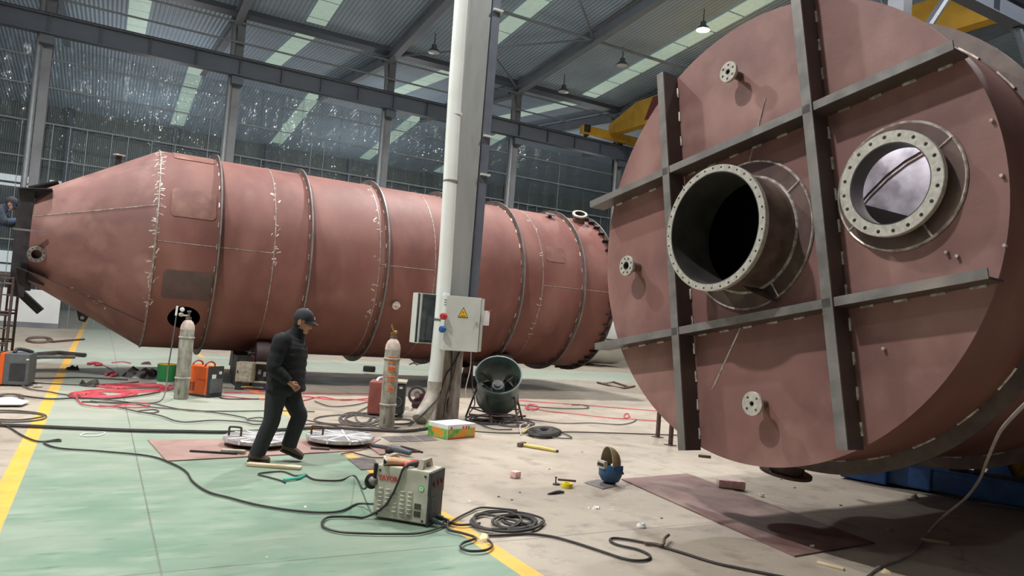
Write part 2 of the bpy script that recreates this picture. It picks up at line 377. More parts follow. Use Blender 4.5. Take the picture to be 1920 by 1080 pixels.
struct(MB().box((XL - .1, 25, 8.2), (.2, 77, 16.4)).build('wall_left', corrugated('wall_corrugation_left', lin(150, 154, 156), lin(120, 124, 126), 2.2, 'Y'), None, 0))
b = MB()                                        # girts and lit strips on the far wall
for z in [1.6 + 1.45 * i for i in range(9)]: b.box(((XL + XR) / 2, 63.05, z), (XR - XL, .25, .14))
for x in range(-10, 60, 7): b.box((x, 62.9, 7.4), (.35, .5, 14.8))
struct(b.build('trim_1', 'girder', None, 0))
n = 0
for (z, h) in ((3.2, 1.5), (9.0, .8)):
    for x in range(-13, 40, 3):
        n += 1; struct(MB().box((x + 1.2, 63.12, z), (2.3, .12, h)).build('window_%d' % n, 'day_window', None, 0))

def ibeam(b, p0, p1, h, w, tf=.03, tw=.02):    # an I-section between two points, web upright
    p0, p1 = Vector(p0), Vector(p1); d = (p1 - p0); Lh = d.length; x = d.normalized(); z = Vector((0, 0, 1)); y = z.cross(x).normalized(); z = x.cross(y)
    rot = Matrix((x, y, z)).transposed(); c = (p0 + p1) / 2
    b.box(c, (Lh, tw, h - 2 * tf), rot); b.box(c + z * (h / 2 - tf / 2), (Lh, w, tf), rot); b.box(c - z * (h / 2 - tf / 2), (Lh, w, tf), rot); return b
POSTS = [-2.9, 4.3, 11.5, 18.8, 25.9, 33.0, 40.1, 47.2, 54.3]
ORD = ['first', 'second', 'third', 'fourth', 'fifth', 'sixth', 'seventh', 'eighth', 'ninth']
for i, x in enumerate(POSTS):
    t = thing('roof_beam', 'grey sloping steel roof beam over the %s far column from the left end' % ORD[i], 'beam', (x, YV, ZV - .1), 0, 'sloping roof beams')
    b = MB(); ibeam(b, (0, 0, -.38), (0, -18, 1.42), .62, .34); b.build('near_slope', 'roof_frame', t, 0)
    b = MB(); ibeam(b, (0, 0, -.38), (0, 14, 1.02), .62, .34); b.build('far_slope', 'roof_frame', t, 0)
    t = thing('steel_column', 'grey steel column with rain pipe, %s from the left in the far row' % ORD[i], 'column', (x, YV, 0), 0, 'columns of the far row')
    b = MB(); b.box((0.18, .25, 7.2), (.34, .03, 14.4)).box((.18, -.25, 7.2), (.34, .03, 14.4)).box((.18, 0, 7.2), (.03, .5, 14.4)); b.build('column_shaft', 'post_steel', t, 0)
    b = MB(); b.tube([(-.12, -.34, 0), (-.12, -.34, 13.2), (-.12, -.2, 13.6), (-.12, -.1, 14.2)], .11, 12); b.build('rain_pipe', 'rail_pipe', t)
    MB().box((.15, -.45, 11.45), (.5, .5, .35)).build('bracket', 'girder', t, 0); MB().box((0, -.1, 14.25), (.6, .7, .12)).build('cap_plate', 'girder', t, 0)
# valley gutter
struct(MB().box(((XL + XR) / 2, YV, ZV - .05), (XR - XL, .7, .3)).build('trim_2', 'girder', None, 0))
# crane runway on the far row and on the near row
def runway(y, z, label, grp, xa, xb):
    t = thing('crane_runway', label, 'girder', (0, y, z), 0, grp)
    b = MB(); ibeam(b, (xa, 0, .38), (xb, 0, .38), .78, .4, .035, .02); b.build('girder_beam', 'girder', t, 0)
    k = xa
    while k < xb: MB().box((k, -.1, .38), (.02, .16, .7)).build('web_rib', 'girder', t, 0); k += 1.8
    MB().box(((xa + xb) / 2, 0, .82), (xb - xa, .07, .1)).build('crane_rail', 'dark_steel', t, 0)
    return t
runway(YV - .65, 11.65, 'long dark steel crane girder along the far column row', None, XL + .5, XR - .5)
for zz, nm in ((14.1, 'upper'), (13.2, 'lower')):
    tag(MB().tube([(XL + .5, YV - .5, zz), (XR - .5, YV - .5, zz)], .045, 8).build('guard_rail', 'rail_pipe'), '%s thin grey guard rail above the far crane girder' % nm, 'rail', 'guard rails of the far row')
# clear plastic curtain hung between the bays
FILM = film_mat()
for i in range(len(POSTS) - 3):
    xa = (XL + .4) if i == 0 else POSTS[i - 1] + .45; xb = POSTS[i] - .3
    ends = ('left of the first far column' if i == 0 else 'between the %s and %s far columns' % (ORD[i - 1], ORD[i]))
    t = thing('plastic_curtain', 'clear crinkled plastic sheet curtain hung %s' % ends, 'curtain', (xa, YV - .1, 0), 0, 'plastic curtains between the bays')
    b = MB(); W = xb - xa; ns = max(4, int(W / .9)); rr = random.Random(i); w = W / ns
    for s in range(ns):
        x0 = s * w; ph = rr.uniform(0, 6); dy = (.03 if s % 2 else -.03); cols = 8; rows = 20; rings = []
        for r_ in range(rows + 1):
            z = .04 + 11.4 * r_ / rows
            rings.append([(x0 + (w + .05) * c_ / cols, dy + .035 * math.sin(c_ * .9 + ph + .5 * math.sin(z * .8 + ph)) + .02 * math.sin(z * 1.7 + s), z) for c_ in range(cols + 1)])
        vs = [p for r_ in rings for p in r_]; fs = []
        for r_ in range(rows):
            for c_ in range(cols): q = r_ * (cols + 1) + c_; fs.append((q, q + 1, q + cols + 2, q + cols + 1))
        b.add(vs, fs)
    b.build('sheet', FILM, t, 180)
    for z in (10.8, 9.65, 8.2, 6.75, 3.4): MB().tube([(-.1, -.12, z), (W + .1, -.12, z)], .03, 6).build('rail', 'rail_pipe', t)
    k = .2
    while k < W:
        MB().tube([(k, -.13, .1), (k, -.13, 8.2 if (int(k * 10) % 3) else 10.8)], .014, 5).build('wire', 'rail_pipe', t); k += rr.choice((.6, .9, 1.3))
# roof lights, braces, lamps
n = 20
for (xs, ya, yb) in ((.4, 18, 34.2), (7.6, 18, 34.2), (15.3, 18, 34.2), (23.2, 18, 34.2), (30, 18, 34.2), (.4, 35.9, 48.6), (7.6, 35.9, 48.6), (15.3, 35.9, 48.6), (23.2, 35.9, 48.6), (4.0, 49.5, 62), (11.5, 49.5, 62), (19, 49.5, 62), (26, 49.5, 62)):
    n += 1; b = MB(); y = ya; st = 1.75
    while y < yb - .2:
        y2 = min(y + st - .13, yb); za, zb = zroof(y) - .03, zroof(y2) - .03
        b.prism([(xs - .45, y, za), (xs - .45, y2, zb), (xs - .45, y2, zb - .03), (xs - .45, y, za - .03)], (.9, 0, 0)); y += st
    struct(b.build('window_%d' % n, 'skylight', None, 0))
n = 2
for i in range(len(POSTS) - 3):
    xa, xb = POSTS[i], POSTS[i + 1]
    b = MB()
    for y in (27.7, 20.5): b.tube([(xa, y, zroof(y) - .55), (xb, y, zroof(y) - .55)], .07, 8)
    if i in (2, 4):
        for (ya, yb) in ((27.7, 34.6), (34.6, 27.7), (20.5, 27.7), (27.7, 20.5)): b.tube([(xa, ya, zroof(ya) - .5), (xb, yb, zroof(yb) - .5)], .05, 8)
    n += 1; struct(b.build('trim_%d' % n, 'roof_frame'))

def bay_lamp(x, y, on, label):
    z = zroof(y) - .55; t = thing('high_bay_lamp', label, 'lamp', (x, y, z), 0, 'high bay lamps under the roof')
    MB().lathe((0, 0, -.45), (0, 0, 1), [(0, .30), (.02, .31), (.14, .22), (.2, .13), (.36, .12), (.38, .03), (.93, .02), (.94, .0)], 24).build('lamp_housing', 'lamp_shell', t)
    MB().lathe((0, 0, -.49), (0, 0, 1), [(0, .0), (.005, .2), (.035, .285)], 24, caps=False).build('lamp_lens', 'lamp_on' if on else 'lamp_off', t)
LIT = [(21.7, 23.6), (-4, 7.3), (-2, 17.2), (9, 17.4), (9, 6.5), (-15 + 2, 7.3), (-4, -4), (21.5, 8)]
names = ['lit high bay lamp glowing white beside the big round disc end', 'lit lamp over the aisle ahead of the disc', 'lit lamp over the cone end of the long vessel', 'lit lamp over the middle of the long vessel', 'lit lamp over the disc-ended vessel', 'lit lamp over the left side of the hall', 'lit lamp behind the camera over the aisle', 'lit lamp over the far end of the disc-ended vessel']
for (x, y), nm in zip(LIT, names): bay_lamp(x, y, True, nm)
for (x, y), nm in (((12.7, 32.0), 'unlit white-faced high bay lamp left of the central column'), ((21.0, 28.3), 'unlit high bay lamp under the roof right of the sloping beam'), ((20.4, 32.5), 'unlit high bay lamp nearest the yellow crane')): bay_lamp(x, y, False, nm)
def light(x, y, z, p, r=.28, col=(1, .985, .965)):
    l = bpy.data.lights.new('lamp_or_fill_light', 'SPOT'); l.energy = p; l.spot_size = R(174); l.spot_blend = .6; l.shadow_soft_size = r; l.color = col
    o = bpy.data.objects.new('lamp_or_fill_light', l); C.objects.link(o); o.location = (x, y, z); return o
PW = {(-4, 7.3): 8400, (-13, 7.3): 1600, (-2, 17.2): 8000, (9, 17.4): 9500, (9, 6.5): 4200, (-4, -4): 600, (21.7, 23.6): 4500, (21.5, 8): 2200}
for (x, y) in LIT:
    light(x, y, zroof(y) - 1.12, PW[(x, y)])
    if x > 21.6: continue
    q = light(x, y, zroof(y) - 1.45, PW[(x, y)] * .045, .2); q.data.type = 'POINT'
for x, y in ((2, 44), (16, 44), (30, 44), (2, 57), (16, 57)):  # unseen fill lights added to bring out the far bay
    q = light(x, y, 10.5, 420, .8); q.data.type = 'POINT'
wd = bpy.data.worlds.new('world'); bpy.context.scene.world = wd; vs_ = bpy.context.scene.view_settings; vs_.view_transform = 'Standard'; vs_.look = 'None'; vs_.gamma = 1; vs_.use_curve_mapping = False; vs_.exposure = -.26; wd.use_nodes = True
wd.node_tree.nodes['Background'].inputs[0].default_value = (.75, .85, .95, 1); wd.node_tree.nodes['Background'].inputs[1].default_value = .04

# overhead crane in the near bay
t = thing('overhead_crane', 'yellow overhead travelling crane with a brown stripe on the far girder', 'crane', (24.6, YV - .65, 12.52))
b = MB(); b.bbox((.6, -.06, .36), (4.6, .36, .5), .05); b.build('end_carriage', 'crane_yellow', t, 0)
b = MB()
for x in (-1.3, 2.5): b.cyl((x, -.1, .15), (x, .1, .15), .14)
b.build('wheel', 'dark_steel', t)
MB().bbox((-1.45, -.28, .42), (.35, .2, .4), .03).build('motor', 'dark_steel', t)
for nm, x in (('main_girder', .1),):
    b = MB(); b.prism([(x, -.2, .45), (x, -1.2, .35), (x, -21.5, .35), (x, -22.8, .45), (x, -22.8, .95), (x, -19.5, 1.75), (x, -2.6, 1.75), (x, -.2, .95)], (.5, 0, 0)); gd = b.build(nm, 'crane_yellow', t, 0)
    MB().prism([(x - .012, -3.4, .55), (x - .012, -4.1, .55), (x - .012, -4.7, 1.7), (x - .012, -4.0, 1.7)], (.01, 0, 0)).build('stripe', 'crane_stripe', gd, 0)
# near-row crane runway with its brace frame, over the disc-ended vessel
t = runway(11.6, 11.6, 'dark blue-grey crane girder with brace frame behind the disc-ended vessel top', None, 5.5, XR - .5)
b = MB()
for x in (17.5, 25, 32.5): b.box((x, .1, -5.8), (.35, .45, 11.6)); b.tube([(x - 2, 0, 0), (x, 0, -2.6)], .12, 8); b.tube([(x + 2, 0, 0), (x, 0, -2.6)], .12, 8)
b.build('brace_frame', 'trunking', t, 0)
# white wall panels low at the left end of the curtain row
for i, (xa, xb) in enumerate(((-3.4, -1.36), (-5.6, -3.5))):
    t = thing('wall_panel', ('white low wall panel under the cone end of the long vessel' if i == 0 else 'white low wall panel at the left picture edge'), 'panel', (xa, YV - .5, 0), 0, 'white low wall panels')
    MB().bbox(((xb - xa) / 2, 0, .85), (xb - xa, .08, 1.3), .01).build('panel_sheet', 'panel_white', t, 0)
    MB().box(((xb - xa) / 2, 0, .1), (xb - xa, .12, .2)).build('plinth', 'post_steel', t, 0)

# ------------------------------------------------------------------ the long vessel with a cone end (axis along x)
RT = 2.0
T1 = thing('storage_vessel', 'long dark red steel vessel with a cone end lying on roller stands', 'vessel', (.78, 16.69, .61))
def cp(x, th, r=RT): a = R(th); return Vector((x, -r * math.cos(a), 2 + r * math.sin(a)))   # a point on the shell, th up from the side facing the aisle
XE = 10.32
sh = MB().lathe((0, 0, 2), (1, 0, 0), [(0, RT), (XE, RT), (XE, RT - .02), (0, RT - .02), (0, RT)], 160, caps=False).build('shell', 'oxide', T1)
mh = MB(); q = cp(.64, -41.8); nn = (q - Vector((.64, 0, 2))).normalized(); mh.lathe(q - nn * .4, nn, [(0, .285), (.8, .285)], 48); cut(sh, [mh])
XC, RC = -1.98, .88
MB().lathe((0, 0, 2), (1, 0, 0), [(XC, RC), (0, RT), (0, RT - .02), (XC, RC - .02), (XC, RC)], 160, caps=False).build('cone', 'oxide_dusty', T1)
MB().cyl((XC, 0, 2), (XC + .02, 0, 2), RC, n=64).build('end_plate', 'dark_steel', T1)
MB().cyl((XE, 0, 2), (XE + .02, 0, 2), RT, n=96).build('head_plate', 'oxide', T1)
for x in (1.07, 2.79, 4.40, 6.12, 7.70, 9.42):
    r_ = MB().annulus((x - .011, 0, 2), (1, 0, 0), RT - .005, RT + .115, .022, 160).build('stiffening_ring', 'ring_steel', T1)
    b = MB()
    MB_ = b
    b2 = MB().annulus((x - .013, 0, 2), (1, 0, 0), RT + .108, RT + .117, .026, 160).build('lit_ring_edge', 'mill_steel', r_)  # paler strip paints in the light caught on the ring's edge
    for k in range(0, 360, 6):
        if (k // 6) % 2 == 0:
            b.tube([cp(x - .03, k + u_, RT + .008) for u_ in (0, 1, 2, 3)], .010, 5)
    b.build('weld_seam', 'weld', r_)
for x in (0.0, 2.09, 4.24, 5.5, 8.27):
    b = MB(); b.tube([cp(x, k, RT + .002) for k in range(0, 361, 3)], .012 if x else .02, 5); b.build('weld_seam', 'weld_dim', T1)
for (xa, xb, th) in ((.02, 2.07, 1.5), (4.26, 5.5, 1.7), (8.29, 10.3, -.2), (2.1, 4.2, 118), (5.5, 8.2, 120)):
    MB().tube([cp(xa + (xb - xa) * k / 10, th, RT + .001) for k in range(11)], .009, 5).build('weld_seam', 'weld_dim', T1)
def cone_pt(x, th, dr=0): t = (x - XC) / (0 - XC); return cp(x, th, RC + (RT - RC) * t + dr)
for th in (21, -47, 100):
    MB().tube([cone_pt(XC + .02 + (-XC - .04) * k / 8, th, .002) for k in range(9)], .011, 5).build('weld_seam', 'weld_dim' if th > 0 else 'dark_steel', T1)
# pale ground and chalked flecks along the seams
def flecks(x0, tha, thb, n, seed, w=.1, name='chalk_marking'):
    rr = random.Random(seed); b = MB()
    for k in range(n):
        th = rr.uniform(tha, thb); x = x0 + rr.gauss(0, w * .5); L = rr.uniform(.03, .13); hh = rr.uniform(.004, .018); ang = rr.uniform(-.5, .5) + (0 if rr.random() < .6 else 1.2)
        c_ = lambda dx, dz: (cp(x + dx, th + math.degrees(dz / RT), RT + .004) if x + dx >= 0 else cone_pt(x + dx, th + math.degrees(dz / RT), .004))
        ca, sa = math.cos(ang), math.sin(ang); m_ = 5
        top = [c_(L * (i / m_ - .5) * ca - hh * sa * rr.uniform(.3, 1), L * (i / m_ - .5) * sa + hh * ca * rr.uniform(.3, 1)) for i in range(m_ + 1)]
        bot = [c_(L * (i / m_ - .5) * ca + hh * sa * rr.uniform(.3, 1), L * (i / m_ - .5) * sa - hh * ca * rr.uniform(.3, 1)) for i in range(m_ + 1)]
        vs = top + bot; b.add(vs, [(i, i + 1, m_ + 2 + i, m_ + 1 + i) for i in range(m_)])
    b.build(name, 'weld_chalk', T1, 180)
flecks(0, -35, 75, 90, 1, .09); flecks(2.1, -10, 52, 20, 2, .09); flecks(4.2, -40, 70, 26, 3, .09); flecks(8.25, -45, 55, 12, 4, .06); flecks(-.8, -52, -44, 6, 5, .5)
def cpatch(x0, x1, t0, t1, m, name='patch_plate', th_=.014, chf=.05):
    b = MB(); n = 10; pr = [(x0 + chf, t0), (x1 - chf, t0), (x1, t0 + 1.4), (x1, t1 - 1.4), (x1 - chf, t1), (x0 + chf, t1), (x0, t1 - 1.4), (x0, t0 + 1.4)]
    rows = []
    for j in range(n + 1):
        th = t0 + (t1 - t0) * j / n; i_ = chf * max(0, 1 - min(j, n - j)) ; rows.append([cp(x0 + i_, th, RT), cp(x0 + i_, th, RT + th_), cp(x1 - i_, th, RT + th_), cp(x1 - i_, th, RT)])
    b.loft(rows); return b.build(name, m, T1, 40)
cpatch(.21, .99, 15.7, 33, 'patch_plate'); cpatch(.19, 1.04, -29, -13, 'patch_dark'); cpatch(.23, .99, 62, 77.5, 'patch_plate'); cpatch(8.38, 8.92, 16.9, 28.3, 'patch_plate')
b = MB(); q = cp(4.71, -21.8); nn = (q - Vector((4.71, 0, 2))).normalized(); b.lathe(q, nn, [(0, .05), (.05, .05), (.05, .09), (.07, .09)], 20); b.build('threaded_port', 'weld', T1)
# top nozzle on the cone, lifting lug, small flanged nozzles
def flange(b, p, ax, ri, ro, th, nb, rb, off=.0):
    b.annulus(p, ax, ri, ro, th, 40)
def bolt_holes(p, ax, rc, nb, rb, th):
    b = MB(); a, c_, w = b.frame(ax)
    for k in range(nb):
        q_ = 2 * PI * (k + .5) / nb; o_ = Vector(p) + (a * math.cos(q_) + c_ * math.sin(q_)) * rc; b.cyl(o_ - w * .01, o_ + w * (th + .01), rb, n=12)
    return b
def nozzle(parent, base, ax, L, rp, ro, th, nb, rb, mp='pipe_steel', mf='bright_steel', bore=None, hub=False):
    """flanged pipe stub: the pipe is the part, its flange the sub-part"""
    base = Vector(base); ax = Vector(ax).normalized(); bore = bore or rp * .86
    p = MB().lathe(base, ax, [(-.04, bore), (-.04, rp), (L - th * .5, rp), (L - th * .5, bore), (-.04, bore)], 56, caps=False).build('nozzle', mp, parent)
    f_ = MB().lathe(base + ax * (L - th), ax, [(0, bore), (0, ro), (th * .9, ro), (th, ro - th * .1), (th, bore), (0, bore)], 72, caps=False).build('flange', mf, p)
    MB().lathe(base, ax, [(-.03, bore - .002), (L - .002, bore - .002), (L - .002, bore - .008), (-.03, bore - .008), (-.03, bore - .002)], 56, caps=False).build('bore', 'bore_steel', p)
    cut(f_, [bolt_holes(base + ax * (L - th), ax, (ro + rp) / 2 * .5 + (ro + bore) / 4, nb, rb, th)]); return p
q = cone_pt(-.70, 84); nozzle(T1, q, (0, -.1, 1), .20, .055, .11, .025, 8, .008, 'dark_steel', 'bright_steel')
nozzle(T1, cone_pt(-1.88, -22) + Vector((0, .02, 0)), (.22, -1, -.1), .18, .10, .145, .03, 10, .012, 'dark_steel', 'mill_steel')
nozzle(T1, (XC, -.55, 1.62), (-1, 0, 0), .24, .06, .12, .03, 8, .01, 'dark_steel', 'dark_steel')
q = cp(9.02, 64.6); nozzle(T1, q, (0, -.35, 1), .10, .05, .13, .025, 8, .008, 'dark_steel', 'mill_steel')
q = cp(9.95, 66); nozzle(T1, q, (-.25, -.55, .9), .24, .16, .20, .04, 12, .01, 'pipe_steel', 'bright_steel')
b = MB(); c0 = cone_pt(-1.05, -88); b.prism([c0 + V(-.11, 0, .06), c0 + V(.11, 0, -.06), c0 + V(.06, 0, -.17), c0 + V(-.05, 0, -.14)], (0, .03, 0)); lug = b.build('lifting_lug', 'dark_steel', T1, 0); cut(lug, [MB().cyl(c0 + V(0, -.1, -.085), c0 + V(0, .1, -.085), .035, n=20)])
# clamping rim with lugs at the right end
MB().annulus((XE + .06, 0, 2), (1, 0, 0), RT - .06, RT + .10, .03, 128).build('end_rim', 'ring_steel', T1)
for k in range(0, 360, 8):
    MB().box(cp(XE - .02, k, RT + .045), (.16, .09, .03), Matrix.Rotation(-R(k), 3, 'X')).build('rim_lug', 'dark_steel', T1, 0)
# support brackets of dark angle on the cone tip
for (y, dz) in ((-.70, .0), (.62, .22)): MB().box((XC - .13, y, 1.82 + dz * .5), (.24, .03, 1.95)).build('bracket_plate', 'dark_steel', T1, 0)
for (xa, za, xb, zb, y, w) in ((-2.24, 2.80, -1.72, 2.86, -.72, .34), (-2.2, 3.0, -1.72, 3.2, .7, .34), (-2.15, 1.38, -1.66, 1.22, -.72, .4), (-2.1, .98, -1.72, .62, .2, .4)):
    d_ = V(xb - xa, 0, zb - za); L = d_.length; x_ = d_.normalized(); y_ = V(0, 1, 0); z_ = x_.cross(y_); rot = Matrix((x_, y_, z_)).transposed(); c_ = V((xa + xb) / 2, y, (za + zb) / 2)
    b = MB(); b.box(c_, (L, w, .02), rot); b.box(c_ + y_ * (w / 2 - .01) - z_ * .07, (L, .02, .16), rot); b.build('angle_bracket', 'dark_steel', T1, 0)
MB().box((-1.97, -1.15, 2.04), (.5, .05, .03)).build('flat_bar', 'mill_steel', T1, 0)

# ------------------------------------------------------------------ the disc-ended vessel
T2 = thing('round_vessel', 'huge dark red vessel with a braced round disc end and two open flanges', 'vessel', (4.9, 4.53, .64), (0, R(1), R(3)))
dk = MB().lathe((0, 0, 2), (1, 0, 0), [(0, RT), (.016, RT)], 160).build('disc_head', 'oxide_dusty', T2)
N1 = (.09, -.02); N2 = (-1.255, .26); SM = ((.31, 1.47), (1.48, -.28), (-.225, -1.468))
cut(dk, [MB().cyl((-.2, y, 2 + z), (.2, y, 2 + z), r_, n=64) for (y, z), r_ in ((N1, .485), (N2, .302), (SM[0], .035), (SM[1], .045), (SM[2], .03))])
MB().lathe((0, 0, 2), (1, 0, 0), [(.016, 1.955), (8.5, 1.955), (8.5, 1.94), (.016, 1.94), (.016, 1.955)], 160, caps=False).build('shell', 'oxide', T2)
for x in (.92, 2.9, 4.9, 6.9):
    r_ = MB().annulus((x, 0, 2), (1, 0, 0), 1.95, RT + .085, .024, 160).build('stiffening_ring', 'ring_steel', T2)
    b = MB()
    for k in range(0, 360, 12): b.tube([cp(x - .010, k + u_, 1.961) for u_ in (0, 2, 4, 6)], .012, 5)
    b.build('weld_seam', 'weld', r_)
# inside plate with its fold, and near-black sheets that darken the openings
MB().box((.55, -1.1, 2.1), (.02, 1.1, 1.8)).build('inner_plate', 'inner_steel', T2, 0)
MB().box((.9, -.48, 2.0), (1.7, .016, 3.5)).build('dark_screen', 'black_hole', T2, 0)  # near-black screens added to keep the big nozzle dark inside
MB().box((.75, .72, 2.0), (.016, 2.3, 3.0)).build('dark_screen', 'black_hole', T2, 0)
MB().tube([(.535, -.56, 2.22), (.535, -.68, 2.36), (.535, -.83, 2.50), (.535, -.98, 2.60), (.535, -1.2, 2.70)], .006, 8).build('fold_line', 'dark_steel', T2)  # a dark and a pale tube draw the fold of the inner plate
MB().tube([(.535, -.59, 2.21), (.535, -.71, 2.345), (.535, -.86, 2.48), (.535, -1.01, 2.58), (.535, -1.23, 2.68)], .006, 8).build('fold_line', 'mill_steel', T2)
MB().box((.53, -.715, 1.991), (.03, 1.0, .5), Euler((R(18.7), 0, 0))).build('dark_sheet', 'black_hole', T2, 0)  # near-black sheet covering the area below the inner plate
a8 = R(10.8); e1 = V(0, math.cos(a8), -math.sin(a8)); e2 = V(0, math.sin(a8), math.cos(a8)); O2 = V(0, 0, 2)
def sbeam(name, kind, c_, s0, s1, gaps):
    """welded channel: a web standing off the disc with a narrow front flange; kind 'v' or 'h'"""
    along, acr = (e2, e1) if kind == 'v' else (e1, e2); D = .20; b = MB()
    def bar(x0, x1, q0, q1, a0, a1):
        P = lambda x, q, a_: O2 + V(x, 0, 0) + acr * q + along * a_
        vs = [P(x, q, a_) for x in (x0, x1) for q in (q0, q1) for a_ in (a0, a1)]
        b.add(vs, [(0, 1, 3, 2), (4, 6, 7, 5), (0, 4, 5, 1), (2, 3, 7, 6), (0, 2, 6, 4), (1, 5, 7, 3)])
    bar(-D, -D + .014, c_, c_ + (.088 if kind == 'v' else .07), s0, s1)
    o = b.build(name, 'mill_steel', T2, 0); b = MB(); bar(-D + .0141, -.001, c_, c_ + .014, s0, s1); b.build('web', 'web_steel_shaded', o, 0)     # web, its open face to the right / below
    k = s0 + .1; rr = random.Random(int(c_ * 100))
    while k < s1 - .15:
        P = O2 + V(-.008, 0, 0) + acr * (c_ - .004) + along * k; MB().tube([P + along * (.1 * j / 4) + V(rr.uniform(-.003, .003), 0, 0) for j in range(5)], .012, 5).build('weld_seam', 'weld', o); k += .26
    return o
sbeam('vertical_beam', 'v', .80, -1.86, 1.86, 0); sbeam('vertical_beam', 'v', -.785, -1.86, 2.0, 0)
for (s0, s1) in ((.815, 2.02), (-.77, .79), (-1.87, -.80)):
    sbeam('cross_beam', 'h', .775, s0, s1, 0); sbeam('cross_beam', 'h', -.81, s0, s1, 0)
def P2(u_, v_, x=0): return V(x, u_, 2 + v_)
def pad(c_, r_):
    MB().annulus(P2(*c_, -.014), (1, 0, 0), (.50 if r_ > .6 else .32), r_, .0145, 72).build('reinforcing_pad', 'pad_steel', T2)
    b = MB(); pr = random.Random(int(r_ * 100)); k = 0
    b.tube([P2(c_[0] + math.cos(R(q_)) * r_, c_[1] + math.sin(R(q_)) * r_, -.008) for q_ in range(0, 361, 5)], .011, 5)
    for q_ in (40, 140, 235, 320): b.tube([P2(c_[0] + math.cos(R(q_)) * x, c_[1] + math.sin(R(q_)) * x, -.015) for x in (r_ * .74, r_)], .009, 5)
    b.build('pad_weld', 'weld', T2)
pad(N1, .66); pad(N2, .475)
nozzle(T2, P2(*N1), (-1, 0, 0), .45, .505, .545, .045, 36, .010, 'pipe_steel', 'bright_steel', .486)
nozzle(T2, P2(*N2), (-1, 0, 0), .13, .325, .39, .045, 20, .0145, 'pipe_steel', 'bright_steel', .303)
b = MB(); b.tube([P2(N1[0] + math.cos(R(q_)) * .515, N1[1] + math.sin(R(q_)) * .515, -.016) for q_ in range(0, 361, 6)], .014, 6); b.build('pad_weld', 'weld', T2)
MB().prism([P2(-.28, -.60, -.014), P2(-.14, -.50, -.014), P2(-.14, -.50, -.3), P2(-.18, -.52, -.3)], (0, -.02, -.02)).build('gusset_plate', 'pipe_steel', T2, 0)
for (c_, r_, bo, ro, L, nb) in ((SM[0], .038, .026, .095, .17, 6), (SM[1], .05, .042, .105, .17, 8), (SM[2], .035, .022, .10, .17, 4)):
    nozzle(T2, P2(*c_), (-1, 0, 0), L, r_, ro, .028, nb, .012, 'pipe_steel', 'bright_steel', bo)
nozzle(T2, (1.22, .40, .045), (0, .12, -1), .27, .17, .25, .03, 12, .012, 'pipe_steel', 'pipe_steel', .15)
# butt seam of the disc plate and a few studs
for s0, s1 in (((-.0, 1.2), (.18, .45)), ((.36, -1.42), (.05, -.75))):
    MB().tube([P2(s0[0], s0[1], -.001), P2(s1[0], s1[1], -.001)], .008, 5).build('weld_seam', 'weld', T2)
b = MB()
for (u_, v_) in ((-1.99, -.21), (-1.95, .25), (-1.87, .63), (-1.70, -.27), (-1.63, -.24), (-1.23, -.93)):
    b.cyl(P2(u_, v_, -.03), P2(u_, v_, 0), .012, n=8)
b.build('weld_stud', 'weld', T2)
il = bpy.data.lights.new('inner_fill_light', 'POINT'); il.energy = 105; il.shadow_soft_size = .05; io = bpy.data.objects.new('inner_fill_light', il); C.objects.link(io); io.parent = T2; io.location = (.18, -1.25, 3.35)  # unseen light added inside to brighten the inner plate

# ------------------------------------------------------------------ roller stands
def roller_stand(x, label, col, m2):
    t = thing('roller_stand', label, 'stand', (x, 16.69, 0), 0, 'roller stands under the long vessel')
    b = MB(); b.box((0, 0.05, .09), (.5, 2.98, .18)); b.build('base_beam', 'case_dark', t, 0)
    for s in (-1, 1):
        y = s * 1.15
        for x0 in (-.3, .24): MB().prism([(x0, y - .28, .18), (x0, y + .28, .18), (x0, y + .12, .62), (x0, y - .12, .62)], (.06, 0, 0)).build('bearing_bracket', col, t, 0)
        ang = math.asin(1.15 / (RT + .28)); zc = 2.61 - (RT + .28) * math.cos(ang)
        w = MB().lathe((-.22, y, zc), (1, 0, 0), [(0, .2), (.0, .26), (.03, .279), (.41, .279), (.44, .26), (.44, .2)], 32).build('roller', m2, t)
        MB().cyl((-.34, y, zc), (.34, y, zc), .05, n=12).build('axle', 'dark_steel', w)
    return t
roller_stand(3.05, 'red roller stand under the long vessel behind the walking man', 'roller_red', 'roller_rubber')
roller_stand(8.55, 'orange-red roller stand under the long vessel behind the central column', 'roller_orange', 'roller_rubber')
b = MB(); b.box((2.62, 15.6, .3), (.28, .5, .6)); tag(b.build('drive_motor', 'dark_steel', None, 0), 'dark boxy drive unit left of the red roller stand', 'motor')
# blue stand under the disc-ended vessel
t = thing('turning_roll', 'blue steel turning roll with yellow wheels under the disc-ended vessel', 'stand', (9.35, 4.75, 0), R(18))
b = MB(); b.bbox((0, -.3, .17), (.34, 3.5, .26), .02); b.box((0, -.3, .31), (.42, 3.5, .02)); b.build('base_beam', 'blue_paint', t, 0)
b = MB(); b.bbox((0, 1.35, .27), (.62, .55, .5), .02); b.bbox((.05, .85, .36), (.5, .5, .66), .02); b.build('gearbox', 'blue_paint', t, 0)
for y in (.62, -1.85):
    for x0 in (-.22, .17): MB().prism([(x0, y - .22, .32), (x0, y + .22, .32), (x0, y + .08, .58), (x0, y - .08, .58)], (.05, 0, 0)).build('wheel_bracket', 'blue_paint', t, 0)
    w = MB().lathe((-.15, y, .60), (1, 0, 0), [(0, .1), (0, .2), (.02, .24), (.28, .24), (.3, .2), (.3, .1)], 32).build('wheel', 'wheel_yellow', t); MB().cyl((-.24, y, .60), (.24, y, .60), .045, n=12).build('axle', 'dark_steel', w)
b = MB()
for y in (.3, .15): b.box((0, y, .36), (.08, .08, .1))
b.build('bolt_block', 'case_dark', t, 0)
